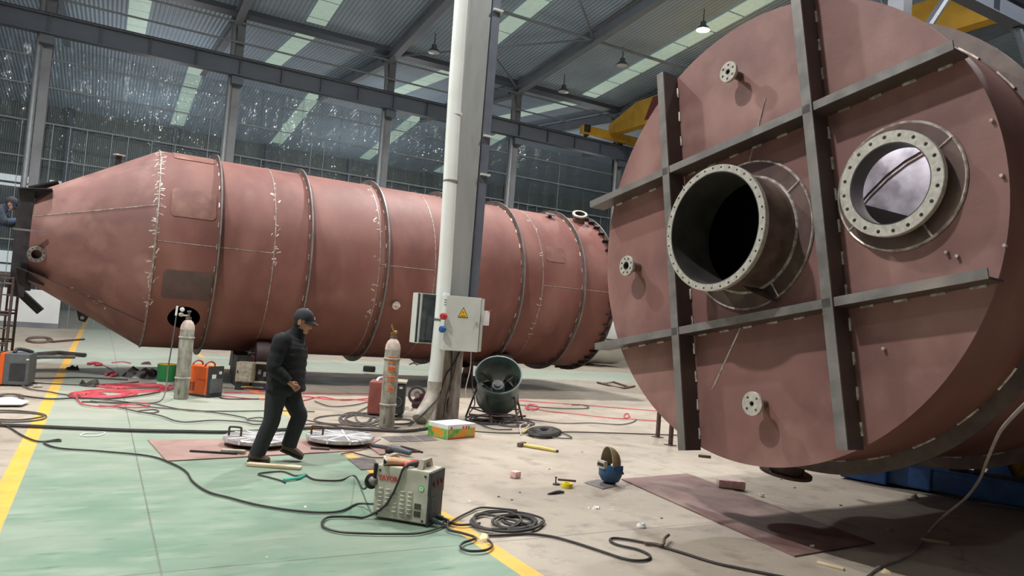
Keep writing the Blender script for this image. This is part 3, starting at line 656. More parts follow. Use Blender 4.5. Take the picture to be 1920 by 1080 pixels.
t = thing('turning_roll', 'second blue turning roll whose yellow wheel shows under the disc-ended vessel', 'stand', (10.65, 4.9, 0), R(4))
MB().bbox((0, 0, .06), (.34, 3.0, .12), .02).build('base_beam', 'blue_paint', t, 0)
for y in (.32, -.95):
    zc = 2.535 - math.sqrt(2.20 ** 2 - (y + .06) ** 2); 
    for x in (-.24, .20): MB().prism([(x, y - .2, .12), (x, y + .2, .12), (x, y + .07, zc), (x, y - .07, zc)], (.04, 0, 0)).build('wheel_bracket', 'blue_paint', t, 0)
    w = MB().lathe((-.17, y, zc), (1, 0, 0), [(0, .1), (0, .2), (.02, .235), (.3, .235), (.32, .2), (.32, .1)], 32).build('wheel', 'wheel_yellow', t); MB().cyl((-.26, y, zc), (.26, y, zc), .04, n=12).build('axle', 'dark_steel', w)
# white vessel beyond
t = thing('white_vessel', 'white painted cylinder vessel lying far behind the red vessels', 'vessel', (17.6, 27.2, 1.54))
MB().lathe((-3, 0, 0), (1, 0, 0), [(0, 1.3), (.0, 1.45), (6.2, 1.45), (6.2, 1.3)], 64).build('shell', 'vessel_white', t)
MB().tube([(-3 + .6 * k, -1.45 * math.cos(R(-12)), 1.45 * math.sin(R(-12))) for k in range(10)], .03, 6).build('band', 'dark_steel', t)
t2 = thing('timber_cradle', 'dark low cradle under the white vessel', 'cradle', (17.6, 27.2, 0)); b = MB(); b.box((-1.8, 0, .04), (.3, 2, .08)); b.box((1.8, 0, .04), (.3, 2, .08)); b.build('cradle_beam', 'rust_bar', t2, 0)

# ------------------------------------------------------------------ central column, rain pipe, switch boxes
t = thing('central_column', 'light grey steel column standing between the two red vessels', 'column', (5.08, 11.1, 0))
b = MB(); b.box((0, -.2, 8.7), (.40, .025, 15.1)); b.box((0, .2, 8.7), (.40, .025, 15.1)); b.box((0, 0, 8.7), (.02, .38, 15.1)); b.build('column_shaft', 'column_paint', t, 0)
b = MB(); b.bbox((0, 0, .6), (.40, .42, 1.2), .012); b.build('column_base', 'column_dirty', t, 0)
t = thing('cable_trunking', 'blue-grey cable trunking strip on the right side of the light column', 'trunking', (5.375, 10.9, 0))
MB().bbox((0, .02, 7.9), (.15, .10, 12.1), .01).build('duct', 'trunking', t, 0)
for z in (1.9, 4.1, 4.75, 6.9, 9):
    b = MB(); b.box((.02, -.02, z), (.17, .13, .03)); b.build('clip', 'box_paint', t, 0)
t = thing('rain_pipe', 'white plastic rain pipe running down the left side of the light column', 'pipe', (4.72, 10.76, 0))
pts = [(-.05, 0, 15), (-.05, 0, 6.9), (.03, 0, 3.2), (.055, 0, 2.1), (.045, 0, 1.2), (.03, 0, .62)]
MB().tube(crom(pts, 4), .112, 20).build('pipe_length', 'pvc', t)
el = MB().tube(crom([(.03, 0, .66), (.025, 0, .48), (-.06, -.05, .30), (-.20, -.12, .12), (-.24, -.15, .07)], 5), .118, 20).build('pipe_elbow', 'pvc_dirty', t)
for z in (1.62, 3.85, 4.95, 6.9):
    MB().lathe((.055 - .02 * max(0, z - 2.1), 0, z), (0, 0, 1), [(0, .113), (0, .121), (.035, .121), (.035, .113)], 24).build('pipe_clamp', 'mill_steel' if z < 4 else 'pvc', t)
MB().lathe((.05, -.02, 2.02), (0, -1, 0), [(.1, .02), (.1, .055), (.13, .055), (.13, .02)], 16).build('cable_ring', 'pvc', t)

def switch_box(loc, label, rot, paint='box_paint'):
    return thing('switch_box', label, 'switch box', loc, rot)
t = switch_box((5.05, 10.56, 1.60), 'grey switch box with yellow warning triangle on the light column', 0)
b = MB(); W, H, D = .66, .84, .15
for (c_, d_) in (((-W / 2, 0, 0), (.012, D, H)), ((W / 2, 0, 0), (.012, D, H)), ((0, 0, H / 2), (W, D, .012)), ((0, 0, -H / 2), (W, D, .012)), ((0, D / 2, 0), (W, .012, H))): b.box(c_, d_)
b.box((W / 2 - .02, -D / 2, 0), (.05, .01, H)); b.build('enclosure', 'box_paint', t, 0)
b = MB()
for z in (.28, .32, .36): b.box((-W / 2 - .008, -.04, z), (.006, .08, .012))
b.build('vent_louver', 'box_inner', t, 0)
b = MB(); b.box((.1, .05, .0), (.30, .03, .7)); b.build('breaker_panel', 'case_slate', t, 0)
b = MB(); b.box((.12, .2, .3), (.34, .26, .03)); b.box((.12, .2, -.3), (.34, .26, .03)); b.build('mounting_bracket', 'case_slate', t, 0)
for k in range(3): MB().bbox((.20, -.005, .24 - .22 * k), (.10, .08, .12), .01).build('breaker', 'case_dark' if k else 'box_paint', t, 0)
dr = thing('door', None, None, (-W / 2, -D / 2 - .008, .0), R(-13)); dr.parent = t; dr.rotation_euler = (0, 0, R(-10))
MB().bbox((.28, 0, 0), (.56, .022, H + .02), .006).build('door_panel', 'box_paint', dr, 0)
c0 = V(.275, -.014, .10)
MB().prism([c0 + V(-.085, 0, 0), c0 + V(.085, 0, 0), c0 + V(0, 0, .165)], (0, -.002, 0)).build('warning_sign', 'black', dr, 0)
b = MB().prism([c0 + V(-.07, -.0025, .0095), c0 + V(.07, -.0025, .0095), c0 + V(0, -.0025, .147)], (0, -.001, 0)); b.build('warning_face', 'yellow_sign', dr, 0)
z_ = c0 + V(0, -.004, 0); b = MB().prism([z_ + V(.012, 0, .112), z_ + V(-.018, 0, .075), z_ + V(-.003, 0, .075), z_ + V(-.012, 0, .044), z_ + V(.018, 0, .083), z_ + V(.004, 0, .083)], (0, -.001, 0)); b.build('lightning_mark', 'text_red', dr, 0)
b = MB()
for k in range(4): b.box(c0 + V(-.03 + .02 * k, -.0045, .026), (.013, .001, .014))
b.build('sign_lettering', 'black', dr, 0)
b = MB(); b.bbox((.50, -.022, .03), (.03, .02, .05), .006); b.box((.505, -.036, .03), (.012, .012, .04)); b.build('door_latch', 'bright_steel', dr, 0)
for z, m_ in ((.10, 'red_plastic'), (-.10, 'blue_plastic')):
    b = MB(); b.lathe((-W / 2 - .005, -.10, z), (-1, -.5, -.1), [(0, .032), (.03, .032), (.03, .052), (.05, .055), (.09, .05), (.10, .035), (.10, .0)], 20); b.build('plug_socket', m_, t)
b = MB(); b.box((W / 2 + .06, -D / 2 + .01, .12), (.12, .004, .24)); b.build('paper_slip', 'paper', t, 0)
MB().box((W / 2 + .12, -D / 2, .245), (.06, .004, .02), Euler((0, R(-20), 0))).build('paper_corner', 'text_red', t, 0)
t = switch_box((4.66, 11.12, 1.64), 'grey switch box hung behind the white rain pipe with its door open', 0)
b = MB(); W, H, D = .42, .80, .2
for (c_, d_) in (((-W / 2, 0, 0), (.012, D, H)), ((W / 2, 0, 0), (.012, D, H)), ((0, 0, H / 2), (W, D, .012)), ((0, 0, -H / 2), (W, D, .012)), ((0, D / 2, 0), (W, .012, H))): b.box(c_, d_)
b.build('enclosure', 'box_paint', t, 0)
MB().box((0, .02, 0), (.38, .03, .7)).build('breaker_panel', 'case_slate', t, 0)
MB().bbox((-W / 2 + .02, -D / 2 - .11, 0), (.016, .22, H), .004, Euler((0, 0, R(-28)))).build('door_panel', 'box_paint', t, 0)
b = MB()
for k in range(5): b.box((-W / 2 - .03, -D / 2 - .17, .34 - .03 * k), (.016, .07, .012), Euler((0, 0, R(-28))))
b.build('vent_louver', 'box_inner', t, 0)

# ------------------------------------------------------------------ barrel fan
t = thing('barrel_fan', 'dark green drum fan tilted up on a four-legged stand by the column', 'fan', (6.06, 11.0, 0), 0)
ax = V(-.35, -.62, .62).normalized(); cc = V(.0, .05, .56)
dr_ = MB().lathe(cc - ax * .30, ax, [(0, .36), (.0, .375), (.03, .375), (.05, .355), (.5, .36), (.62, .385), (.66, .40), (.665, .375), (.6, .365), (.05, .345), (0, .36)], 56, caps=False).build('drum', 'green_cast', t)
a_, b_, _ = MB().frame(ax)
mt = MB().lathe(cc - ax * .18, ax, [(0, .0), (0, .12), (.22, .12), (.25, .10), (.25, .06), (.28, .06), (.28, 0)], 28).build('motor', 'motor', t)
b = MB()
for k in range(4):
    q_ = PI / 4 + k * PI / 2; d_ = a_ * math.cos(q_) + b_ * math.sin(q_); b.tube([cc - ax * .02 + d_ * .1, cc - ax * .02 + d_ * .35], .014, 6)
b.build('motor_strut', 'mill_steel', mt)
for k in range(5):
    q_ = k * 2 * PI / 5 + .3; d_ = a_ * math.cos(q_) + b_ * math.sin(q_); s_ = ax.cross(d_); b = MB(); r0, r1 = cc - ax * .22 + d_ * .1, cc - ax * .22 + d_ * .33
    b.loft([[r0 + s_ * .05 + ax * .04, r0 - s_ * .05 - ax * .04, r0 - s_ * .05 - ax * .05, r0 + s_ * .05 + ax * .03], [r1 + s_ * .11 + ax * .03, r1 - s_ * .11 - ax * .05, r1 - s_ * .11 - ax * .06, r1 + s_ * .11 + ax * .02]]); b.build('fan_blade', 'fan_inner', t, 0)
feet = [V(-.42, .35, 0), V(-.30, -.38, 0), V(.10, -.55, 0), V(.48, -.05, 0)]; tops = [V(-.28, .22, .62), V(-.30, -.05, .55), V(.22, -.12, .52), V(.33, .12, .66)]
for f0, t0 in zip(feet, tops): MB().tube([f0, t0], .018, 8).build('leg', 'rust_bar' if f0.x != .10 else 'mill_steel', t)
b = MB(); zz = .17; br = [f0.lerp(t0, .28) for f0, t0 in zip(feet, tops)]
for i in range(4): b.tube([br[i], br[(i + 1) % 4]], .013, 6)
b.build('brace', 'rust_bar', t)

# ------------------------------------------------------------------ gas cylinders
def gas_cylinder(loc, label, rot, H=1.32, r=.112):
    t = thing('gas_cylinder', label, 'gas cylinder', loc, rot, 'gas cylinders on the shop floor')
    prof = [(0, r * .9), (.02, r), (H - .16, r), (H - .1, r * .92), (H - .05, r * .72), (H - .015, r * .42), (H, r * .3)]
    MB().lathe((0, 0, 0), (0, 0, 1), prof, 36).build('body', 'cyl_grey', t)
    MB().lathe((0, 0, H - .17), (0, 0, 1), [(0, r * 1.004), (.01, r * 1.006), (.07, r * .935), (.12, r * .735), (.155, r * .435), (.17, r * .3)], 36, caps=False).build('shoulder', 'cyl_shoulder', t)
    for z in (.33, H - .32): MB().lathe((0, 0, z), (0, 0, 1), [(0, r), (.006, r + .012), (.018, r + .018), (.03, r + .012), (.036, r)], 36).build('rubber_ring', 'cyl_grey' if z < 1 else 'cyl_grey', t)
    MB().lathe((0, 0, H - .01), (0, 0, 1), [(0, r * .42), (.05, r * .4), (.05, r * .3)], 20).build('neck_collar', 'pipe_steel', t)
    return t, H
p = g(339, 748); t, H = gas_cylinder(p, 'tall grey gas cylinder with gauge and hose beside the orange welding machine', .2)
b = MB(); b.cyl((0, 0, H + .03), (0, 0, H + .11), .018, n=12); b.lathe((0, 0, H + .11), (0, 0, 1), [(0, .02), (.01, .035), (.03, .035), (.035, .02)], 14); b.build('valve', 'case_slate', t)
u = V(-.86, .2, 0).normalized(); b = MB(); b.tube([V(0, 0, H + .06), V(0, 0, H + .06) + u * .12], .014, 8); b.lathe(V(0, 0, H + .07) + u * .12, (.2, -1, 0), [(-.03, .03), (.02, .034), (.03, .03)], 16); b.build('regulator', 'bright_steel', t)
b = MB(); b.lathe(V(0, 0, H + .155) + u * .11, (.2, -1, .1), [(-.015, .034), (.012, .036), (.016, .03)], 20); b.build('gauge', 'paper', t)
b = MB(); b.tube([V(0, -.01, H + .05) + u * .20, V(0, -.01, H + .21) + u * .19], .016, 10); b.build('flow_tube', 'paper', t)
b = MB(); b.tube(crom([V(0, 0, H + .06) + u * .19, V(-.22, .0, .9), V(-.26, -.05, .5), V(-.34, -.3, .15), V(-.5, -.5, .02), V(-.9, -.45, .014), V(-1.5, -.3, .014)], 6), .011, 6); b.build('hose', 'cable_grey', t)
p = g(724, 803); t, H = gas_cylinder(p, 'tall grey gas cylinder with faded orange characters in front of the red-brown machine', 0)
b = MB(); b.cyl((0, 0, H + .03), (0, 0, H + .10), .02, n=12); b.tube([(0, 0, H + .06), (-.05, -.01, H + .07)], .014, 8); b.tube([(.0, 0, H + .09), (-.04, .0, H + .17), (-.045, 0, H + .2)], .012, 8); b.lathe((.02, -.02, H + .09), (.4, -.8, .3), [(-.02, .012), (0, .028), (.02, .02)], 12); b.build('valve', 'brass', t)
# four painted characters wrapped round the cylinder wall
strokes = [[(0, 1, 1, 1), (.5, 1, .5, 0), (.1, .55, .9, .55), (0, 0, 1, 0), (.2, .8, .2, .3), (.8, .8, .8, .3)], [(.2, 1, .1, .6), (.2, .9, .9, .9), (.1, .65, .8, .65), (.1, .4, .8, .4), (.8, .4, .95, 0), (.1, .2, .5, 0), (.5, .4, .5, .1)],
           [(0, .8, 1, .8), (.5, 1, .5, 0), (.1, .4, .9, .4), (.2, .6, .2, .2), (.8, .6, .8, .2), (0, .1, 1, .1)], [(.1, 1, .4, .8), (.2, .6, .9, .6), (.55, 1, .55, 0), (.2, .3, .9, .3), (.1, .0, .9, .0)]]
faceq = math.atan2(-p.y, -p.x)
for i, st in enumerate(strokes):
    b = MB(); z0 = .96 - i * .135; sz = .085 if i else .09
    for (xa, ya, xb, yb) in st:
        pts = []
        for k in range(5):
            s_ = k / 4; X_ = (xa + (xb - xa) * s_ - .5) * sz * 1.6; Z_ = z0 + (ya + (yb - ya) * s_) * sz; q_ = faceq + .12 + X_ / .113; pts.append((math.cos(q_) * .1125, math.sin(q_) * .1125, Z_))
        b.tube(pts, .0085, 4)
    b.build('painted_character', 'text_orange', t)

# ------------------------------------------------------------------ welding machines
def text_on(body, size, loc, rot, m, parent, name, ext=.001, bold=.0):
    cu = bpy.data.curves.new(name, 'FONT'); cu.body = body; cu.size = size; cu.extrude = ext; cu.offset = bold; cu.align_x = 'LEFT'
    o = bpy.data.objects.new(name, cu); C.objects.link(o); bpy.context.view_layer.update(); dg = bpy.context.evaluated_depsgraph_get(); me = bpy.data.meshes.new_from_object(o.evaluated_get(dg)); bpy.data.objects.remove(o, do_unlink=True)
    o = bpy.data.objects.new(name, me); C.objects.link(o); o.parent = parent; o.location = loc; o.rotation_euler = rot; me.materials.clear(); me.materials.append(M[m]); return o
pA, pB, pC = g(695, 972), g(801, 990), g(822, 965)
ux = (pB - pA); W = ux.length; rz = math.atan2(ux.y, ux.x); Dp = .27; H = .44
t = thing('welding_machine', 'worn grey welding machine with red lettering standing on the green paint line', 'welding machine', pA, rz)
b = MB(); b.bbox((W / 2, Dp / 2, H / 2 + .012), (W - .02, Dp, H - .02), .012); b.build('case', 'case_grey', t, 0)
b = MB()
for r_ in range(6):
    for c_ in range(5):
        x = .07 + .066 * c_; z = .255 - .034 * r_; b.lathe((x, -.002, z), (1, 0, 0), [(-.024, 0), (-.018, .008), (.018, .008), (.024, 0)], 8, sc=(1, .9))
b.build('vent_louver', 'case_grey', t, 60)
for z0 in (.075, .135):
    b = MB()
    for k in range(6): b.box((W - .098 + .0, -.0015, z0 + k * .008), (.058, .003, .0042))
    b.build('vent_slot', 'dark_vent', t, 0)
text_on('TAYOR', .056, (.04, -.003, .325), (PI / 2, 0, 0), 'text_red', t, 'brand_lettering', .0012, .002).scale = (.92, 1, 1)
b = MB(); b.cyl((W - .078, -.0025, .30), (W - .078, .002, .30), .026, n=28); b.build('sticker', 'sticker_green', t)
b = MB(); b.cyl((W - .078, -.004, .30), (W - .078, .002, .30), .021, n=28); b.build('sticker_disc', 'sticker_pale', t)
b = MB()
for k in range(3): q_ = k * 2.094; b.prism([(W - .078 + .014 * math.cos(q_), -.0045, .30 + .014 * math.sin(q_)), (W - .078 + .012 * math.cos(q_ + 1.2), -.0045, .30 + .012 * math.sin(q_ + 1.2)), (W - .078 + .004 * math.cos(q_ + .6), -.0045, .30 + .004 * math.sin(q_ + .6))], (0, .001, 0))
b.build('sticker_mark', 'sticker_green', t, 0)
b = MB()
for (x, z) in ((.05, .40), (W - .05, .40), (W - .05, .045), (.05, .045)): b.cyl((x, -.004, z), (x, .006, z), .010, n=14)
b.build('case_screw', 'case_dark', t)
b = MB(); b.bbox((W - .006, Dp / 2, H - .10), (.03, Dp + .012, .19), .008); b.build('front_panel', 'case_dark', t, 0)
b = MB(); b.bbox((W - .006, Dp / 2, .135), (.024, Dp + .004, .25), .008); b.build('lower_panel', 'case_dark', t, 0)
b = MB()
for k in range(12): b.box((W + .008, Dp * .42, .06 + .017 * k), (.004, Dp * .62, .008))
b.build('front_vent', 'case_slate', t, 0)
for k in range(3): MB().lathe((W + .008, .06 + .075 * k, H - .10), (1, 0, 0), [(0, .024), (.014, .022), (.016, .012), (.016, 0)], 16).build('knob', 'maroon', t)
for x in (.085, W - .115):
    b = MB(); y0, y1 = .05, Dp - .05; b.prism([(x - .022, y0 - .03, H), (x - .022, y0 + .02, H), (x - .022, y0 + .05, H + .05), (x - .022, y1 - .05, H + .05), (x - .022, y1 - .02, H), (x - .022, y1 + .03, H), (x - .022, y1 - .01, H + .075), (x - .022, y0 + .01, H + .075)], (.044, 0, 0)); b.build('carry_handle', 'case_beige', t, 0)
b = MB()
for yy in (.08, .2): b.lathe((W + .0, yy, .045), (1, -.1, -.15), [(0, .022), (.05, .022), (.055, .016), (.11, .013)], 14)
b.build('cable_plug', 'green_cast', t)
WMm = Matrix.Translation(pA) @ Matrix.Rotation(rz, 4, 'Z')
# welding glove and electrode holder on its top
t = thing('leather_glove', 'tan leather welding glove lying on top of the grey welding machine', 'glove', WMm @ V(.12, .10, H), rz)
b = MB(); rings = []
for k, (x, y, w, h) in enumerate(((-.05, -.06, .075, .035), (-.01, -.04, .07, .034), (.05, -.005, .06, .03), (.10, .02, .056, .026), (.14, .045, .055, .022), (.17, .06, .05, .016))):
    rings.append([(x - .02 + math.sin(q_ * 2 * PI / 16) * .0 + math.cos(q_ * 2 * PI / 16) * w * -.45, y + math.cos(q_ * 2 * PI / 16) * w * .9, h + math.sin(q_ * 2 * PI / 16) * h) for q_ in range(16)])
b.loft(rings, False); b.build('cuff', 'leather', t, 80)
b = MB()
for (x, y, dx, dy, L) in ((.13, .10, .05, .05, .055), (.15, .07, .06, .035, .06), (.16, .045, .065, .02, .055), (.15, .02, .06, .0, .05), (.10, -.02, .05, -.04, .04)):
    b.tube(crom([(x - .04, y - .01, .02), (x, y, .026), (x + dx * .6, y + dy * .6, .022), (x + dx, y + dy, .012)], 3), [.012 + .004 * (k < 7) for k in range(10)], 8)
b.build('finger', 'text_red', t)
b = MB(); rings = [[(-.052 + dx + math.cos(q_ * PI / 8) * -.034 * k_, -.06 + math.cos(q_ * PI / 8) * .066 * k_, .036 + math.sin(q_ * PI / 8) * .034 * k_) for q_ in range(16)] for (dx, k_) in ((0, 1.02), (-.018, 1.0), (.012, .86))]
b.loft(rings, False); b.build('lining', 'lining', t, 80)
t = thing('electrode_holder', 'black electrode holder resting on the right top edge of the grey welding machine', 'holder', WMm @ V(.30, .09, H), rz)
b = MB(); b.tube([(-.035, -.10, .012), (-.02, -.06, .028), (.015, .0, .034), (.05, .07, .036)], [.010, .016, .021, .019], 12); b.build('grip', 'case_dark', t)
b = MB(); b.tube([(.05, .07, .036), (.085, .14, .036)], [.014, .012], 10); b.build('jaw', 'maroon', t)

def generic_welder(loc, rot, label, W, D, H, mside, mfront, mtop, handles=True):
    t = thing('welding_machine', label, 'welding machine', loc, rot)
    MB().bbox((0, 0, H / 2 + .015), (W, D - .08, H - .03), .012).build('case', mside, t, 0)
    b = MB(); b.bbox((0, -D / 2 + .03, H / 2 + .01), (W + .01, .06, H), .012); b.bbox((0, D / 2 - .03, H / 2 + .01), (W + .01, .06, H), .012); b.build('end_frame', mfront, t, 0)
    return t
# orange one: its long orange side faces the aisle, its dark front looks right
pL, pM, pR_ = g(356, 741), g(388, 746), g(413, 742)
t = thing('welding_machine', 'orange welding machine with black front beside the left gas cylinder', 'welding machine', (pM.x, pM.y, 0), R(-52))
b = MB(); b.bbox((-.28, .15, .27), (.54, .30, .50), .015); b.build('case', 'case_orange', t, 0)
b = MB(); b.bbox((.0, .15, .27), (.05, .32, .53), .012); b.build('front_panel', 'case_dark', t, 0)
b = MB(); b.bbox((-.28, .15, .02), (.60, .32, .04), .01); b.build('base_tray', 'case_dark', t, 0)
for x in (-.14, -.42): MB().tube(crom([(x, .04, .52), (x, .06, .57), (x, .15, .60), (x, .24, .57), (x, .26, .52)], 4), .016, 8).build('carry_handle', 'case_redbrown', t)
for x in (-.40, -.33):
    b = MB()
    for k in range(6): b.box((x, -.002, .10 + .026 * k), (.05, .004, .014))
    b.build('vent_slot', 'dark_vent', t, 0)
b = MB(); b.box((.027, .09, .36), (.004, .09, .07)); b.box((.027, .23, .42), (.004, .06, .05)); b.build('front_label', 'paper', t, 0)
b = MB(); b.box((.027, .15, .20), (.004, .28, .24)); b.build('front_grille', 'case_slate', t, 0)
b = MB()
for k in range(6): b.box((-.24 + .03 * k, -.003, .29 + .004 * math.sin(k * 2)), (.018, .003, .022))
b.build('case_lettering', 'text_red', t, 0)
# grey one at the left edge
t = thing('welding_machine', 'slate grey welding machine with orange edge by the scaffold legs', 'welding machine', tuple(g(44, 725)), R(-8))
b = MB(); b.bbox((-.13, .26, .28), (.36, .52, .52), .02); b.build('case', 'case_slate', t, 0)
b = MB(); b.bbox((-.34, .26, .28), (.07, .53, .52), .015); b.build('edge_panel', 'case_orange', t, 0)
b = MB(); b.bbox((-.40, .26, .28), (.05, .53, .54), .015); b.build('rear_panel', 'case_dark', t, 0)
b = MB(); b.bbox((-.11, -.006, .24), (.22, .012, .28), .01); b.build('recess_panel', 'case_dark', t, 0)
b = MB(); b.box((.02, -.004, .45), (.04, .006, .025)); b.build('label_plate', 'paper', t, 0)
b = MB(); b.tube(crom([(-.2, .1, .54), (-.18, .2, .60), (-.05, .25, .58), (.02, .3, .55)], 4), .03, 8); b.build('carry_handle', 'case_dark', t)
# red-brown one behind the second cylinder
pr = g(722, 784)
t = thing('welding_machine', 'red-brown old welding machine standing right behind the lettered gas cylinder', 'welding machine', (pr.x, pr.y + .1, 0), R(-24))
b = MB(); b.bbox((-.08, .22, .30), (.36, .48, .52), .02); b.build('case', 'case_redbrown', t, 0)
b = MB(); b.bbox((.20, .22, .31), (.24, .44, .50), .02); b.build('front_panel', 'case_dark', t, 0)
b = MB(); b.bbox((.20, .22, .575), (.27, .48, .03), .01); b.build('lid', 'case_beige', t, 0)
b = MB(); b.annulus((.20, -.004, .26), (0, -1, 0), .07, .085, .01, 28); b.build('fan_guard', 'case_slate', t)
b = MB(); b.box((.25, -.004, .49), (.05, .006, .035)); b.build('label_plate', 'paper', t, 0)
b = MB(); b.tube(crom([(-.15, .05, .56), (-.12, .15, .61), (-.02, .25, .61), (.02, .3, .57)], 4), .022, 8); b.build('cloth_rag', 'paper', t)
b = MB()
for x in (-.2, .26): b.box((x, .22, .03), (.06, .4, .06))
b.build('foot_rail', 'case_dark', t, 0)
# control boxes in front of the red roller stand
for i, (xa, xb, m_) in enumerate(((440, 471, 'case_beige'), (473, 506, 'case_dark'))):
    a0, a1 = g(xa, 716 + i, .15), g(xb, 718 + i, .15); w = (a1 - a0).length
    t = thing('control_box', ('beige metal control box with closed door left of the walking man' if i == 0 else 'open-fronted control box with dark wiring beside the beige box'), 'box', a0, math.atan2(a1.y - a0.y, a1.x - a0.x))
    if i == 0:
        MB().bbox((w / 2, .14, .19), (w, .28, .38), .01).build('enclosure', 'case_beige', t, 0); MB().bbox((w / 2, -.008, .19), (w - .03, .015, .34), .004).build('door', 'case_beige', t, 0); MB().box((.04, -.02, .2), (.02, .02, .04)).build('latch', 'case_dark', t, 0)
    else:
        b = MB(); b.box((w / 2, .27, .19), (w, .02, .38)); b.box((.01, .13, .19), (.02, .28, .38)); b.box((w - .01, .13, .19), (.02, .28, .38)); b.box((w / 2, .13, .01), (w, .28, .02)); b.box((w / 2, .13, .37), (w, .28, .02)); b.build('enclosure', 'case_beige', t, 0)
        MB().box((w / 2, .2, .19), (w - .04, .1, .33)).build('breaker_panel', 'case_dark', t, 0)
        for k in range(3): MB().bbox((.1 + .1 * k, .13, .2 - .04 * (k % 2)), (.06, .08, .1), .01).build('relay', 'motor', t, 0)
# green pail
t = thing('paint_pail', 'green pail with a white label behind the left gas cylinder', 'pail', tuple(g(310, 722)))
MB().lathe((0, 0, 0), (0, 0, 1), [(0, .15), (.36, .165), (.38, .17), (.39, .16), (.37, .155)], 32).build('body', 'bucket_green', t)
MB().lathe((0, 0, .385), (0, 0, 1), [(0, .16), (.01, .166), (.02, .15), (.02, 0)], 32).build('lid', 'crane_yellow', t)
fq = math.atan2(-15.2, -1.2)
MB().lathe((0, 0, .10), (0, 0, 1), [(0, .158), (.2, .1655)], 10, caps=False, a0=-fq - .55 + PI / 2 + PI, a1=-fq + .55 + PI / 2 + PI).build('label', 'paper', t, 180)
MB().lathe((0, 0, .0), (0, 0, 1), [(0, .152), (.07, .156)], 20, caps=False).build('spill_band', 'paper', t, 180)
sk = thing('steel_skid', 'dark low steel skid under the two control boxes', 'skid', tuple(g(440, 716, .15).xy) + (0,), math.atan2(g(506, 719, .15).y - g(440, 716, .15).y, g(506, 719, .15).x - g(440, 716, .15).x))
wk = (g(506, 719, .15) - g(440, 716, .15)).length
for x in (.06, wk - .06): MB().box((x, .14, .075), (.1, .27, .148)).build('channel', 'case_dark', sk, 0)

# ------------------------------------------------------------------ people
def skin_mesh(nodes, edges, root, sub=2):
    names = list(nodes); me = bpy.data.meshes.new('skin'); me.from_pydata([tuple(nodes[k][0]) for k in names], [(names.index(a), names.index(b)) for a, b in edges], [])
    o = bpy.data.objects.new('skin', me); C.objects.link(o); md = o.modifiers.new('s', 'SKIN'); md.use_smooth_shade = True
    for i, k in enumerate(names):
        r = nodes[k][1]; sv = me.skin_vertices[0].data[i]; sv.radius = (r, r) if not isinstance(r, tuple) else r; sv.use_root = (k == root)
    ss = o.modifiers.new('u', 'SUBSURF'); ss.levels = sub; ss.render_levels = sub
    bpy.context.view_layer.update(); dg = bpy.context.evaluated_depsgraph_get(); out = bpy.data.meshes.new_from_object(o.evaluated_get(dg)); bpy.data.objects.remove(o, do_unlink=True); return out
def loft_path(b, pts, rad, side=(0, 1, 0), n=24, sub=5, ridge=0, rf=0, caps=True, pw=1.0):
    P = crom(pts, sub); Q = crom([(r[0], r[1], 0) for r in rad], sub); rings = []
    for i, p in enumerate(P):
        t = (P[min(i + 1, len(P) - 1)] - P[max(i - 1, 0)]).normalized(); s_ = Vector(side); s_ = (s_ - t * s_.dot(t)).normalized(); u_ = s_.cross(t)
        k = 1 + ridge * abs(math.sin(i * rf)); ring = []
        for j in range(n):
            q = 2 * PI * j / n; c_, d_ = math.cos(q), math.sin(q); c_ = math.copysign(abs(c_) ** pw, c_); d_ = math.copysign(abs(d_) ** pw, d_)
            ring.append(p + s_ * (Q[i].y * k * c_) + u_ * (Q[i].x * k * d_))
        rings.append(ring)
    return b.loft(rings, caps)
def head_mesh(b, c_, pitch, sc=1.0):
    """a head with brow, nose, lips, chin and ears; c_ is its middle, x forward"""
    T = Matrix.Translation(c_) @ Matrix.Rotation(pitch, 4, 'Y') @ Matrix.Scale(sc, 4); rings = []
    # z, front x, back x, half width
    prof = [(-.135, .02, -.055, .050), (-.118, .078, -.06, .056), (-.105, .088, -.065, .060), (-.088, .084, -.07, .064), (-.072, .090, -.075, .067), (-.062, .087, -.08, .069), (-.05, .092, -.085, .071), (-.036, .094, -.09, .073), (-.02, .092, -.095, .075), (0, .088, -.10, .077), (.012, .084, -.102, .078), (.026, .094, -.104, .079), (.05, .094, -.106, .079), (.08, .086, -.102, .075), (.105, .066, -.088, .064), (.122, .035, -.06, .043), (.13, .0, -.02, .012)]
    n = 28
    for (z, fx, bx, hw) in prof:
        ring = []
        for j in range(n):
            q = 2 * PI * j / n; cx, sy = math.cos(q), math.sin(q); x = (fx if cx > 0 else -bx) * cx; y = hw * sy
            w = math.exp(-(y / .012) ** 2) if cx > 0 else 0
            if -.055 < z < .015 and cx > 0: x += w * (.030 * max(0, 1 - abs(z + .036) / .045))          # nose
            if -.002 < z < .02 and cx > 0: x -= .010 * math.exp(-((abs(y) - .033) / .012) ** 2)            # eye hollows
            if abs(z + .068) < .003 and cx > 0: x -= .005 * math.exp(-(y / .022) ** 2)                      # mouth line
            ring.append(T @ Vector((x, y, z)))
        rings.append(ring)
    b.loft(rings)
    for s_ in (-1, 1):
        e = [T @ Vector((-.012 + .020 * math.cos(q), s_ * (.079 + .010 * (k % 2)), -.012 + .033 * math.sin(q) - .006 * math.cos(q))) for k in (0, 1) for q in [2 * PI * i / 10 for i in range(10)]]
        b.add(e, [(i, (i + 1) % 10, 10 + (i + 1) % 10, 10 + i) for i in range(10)] + [tuple(range(10)), tuple(range(19, 9, -1))])
    return T
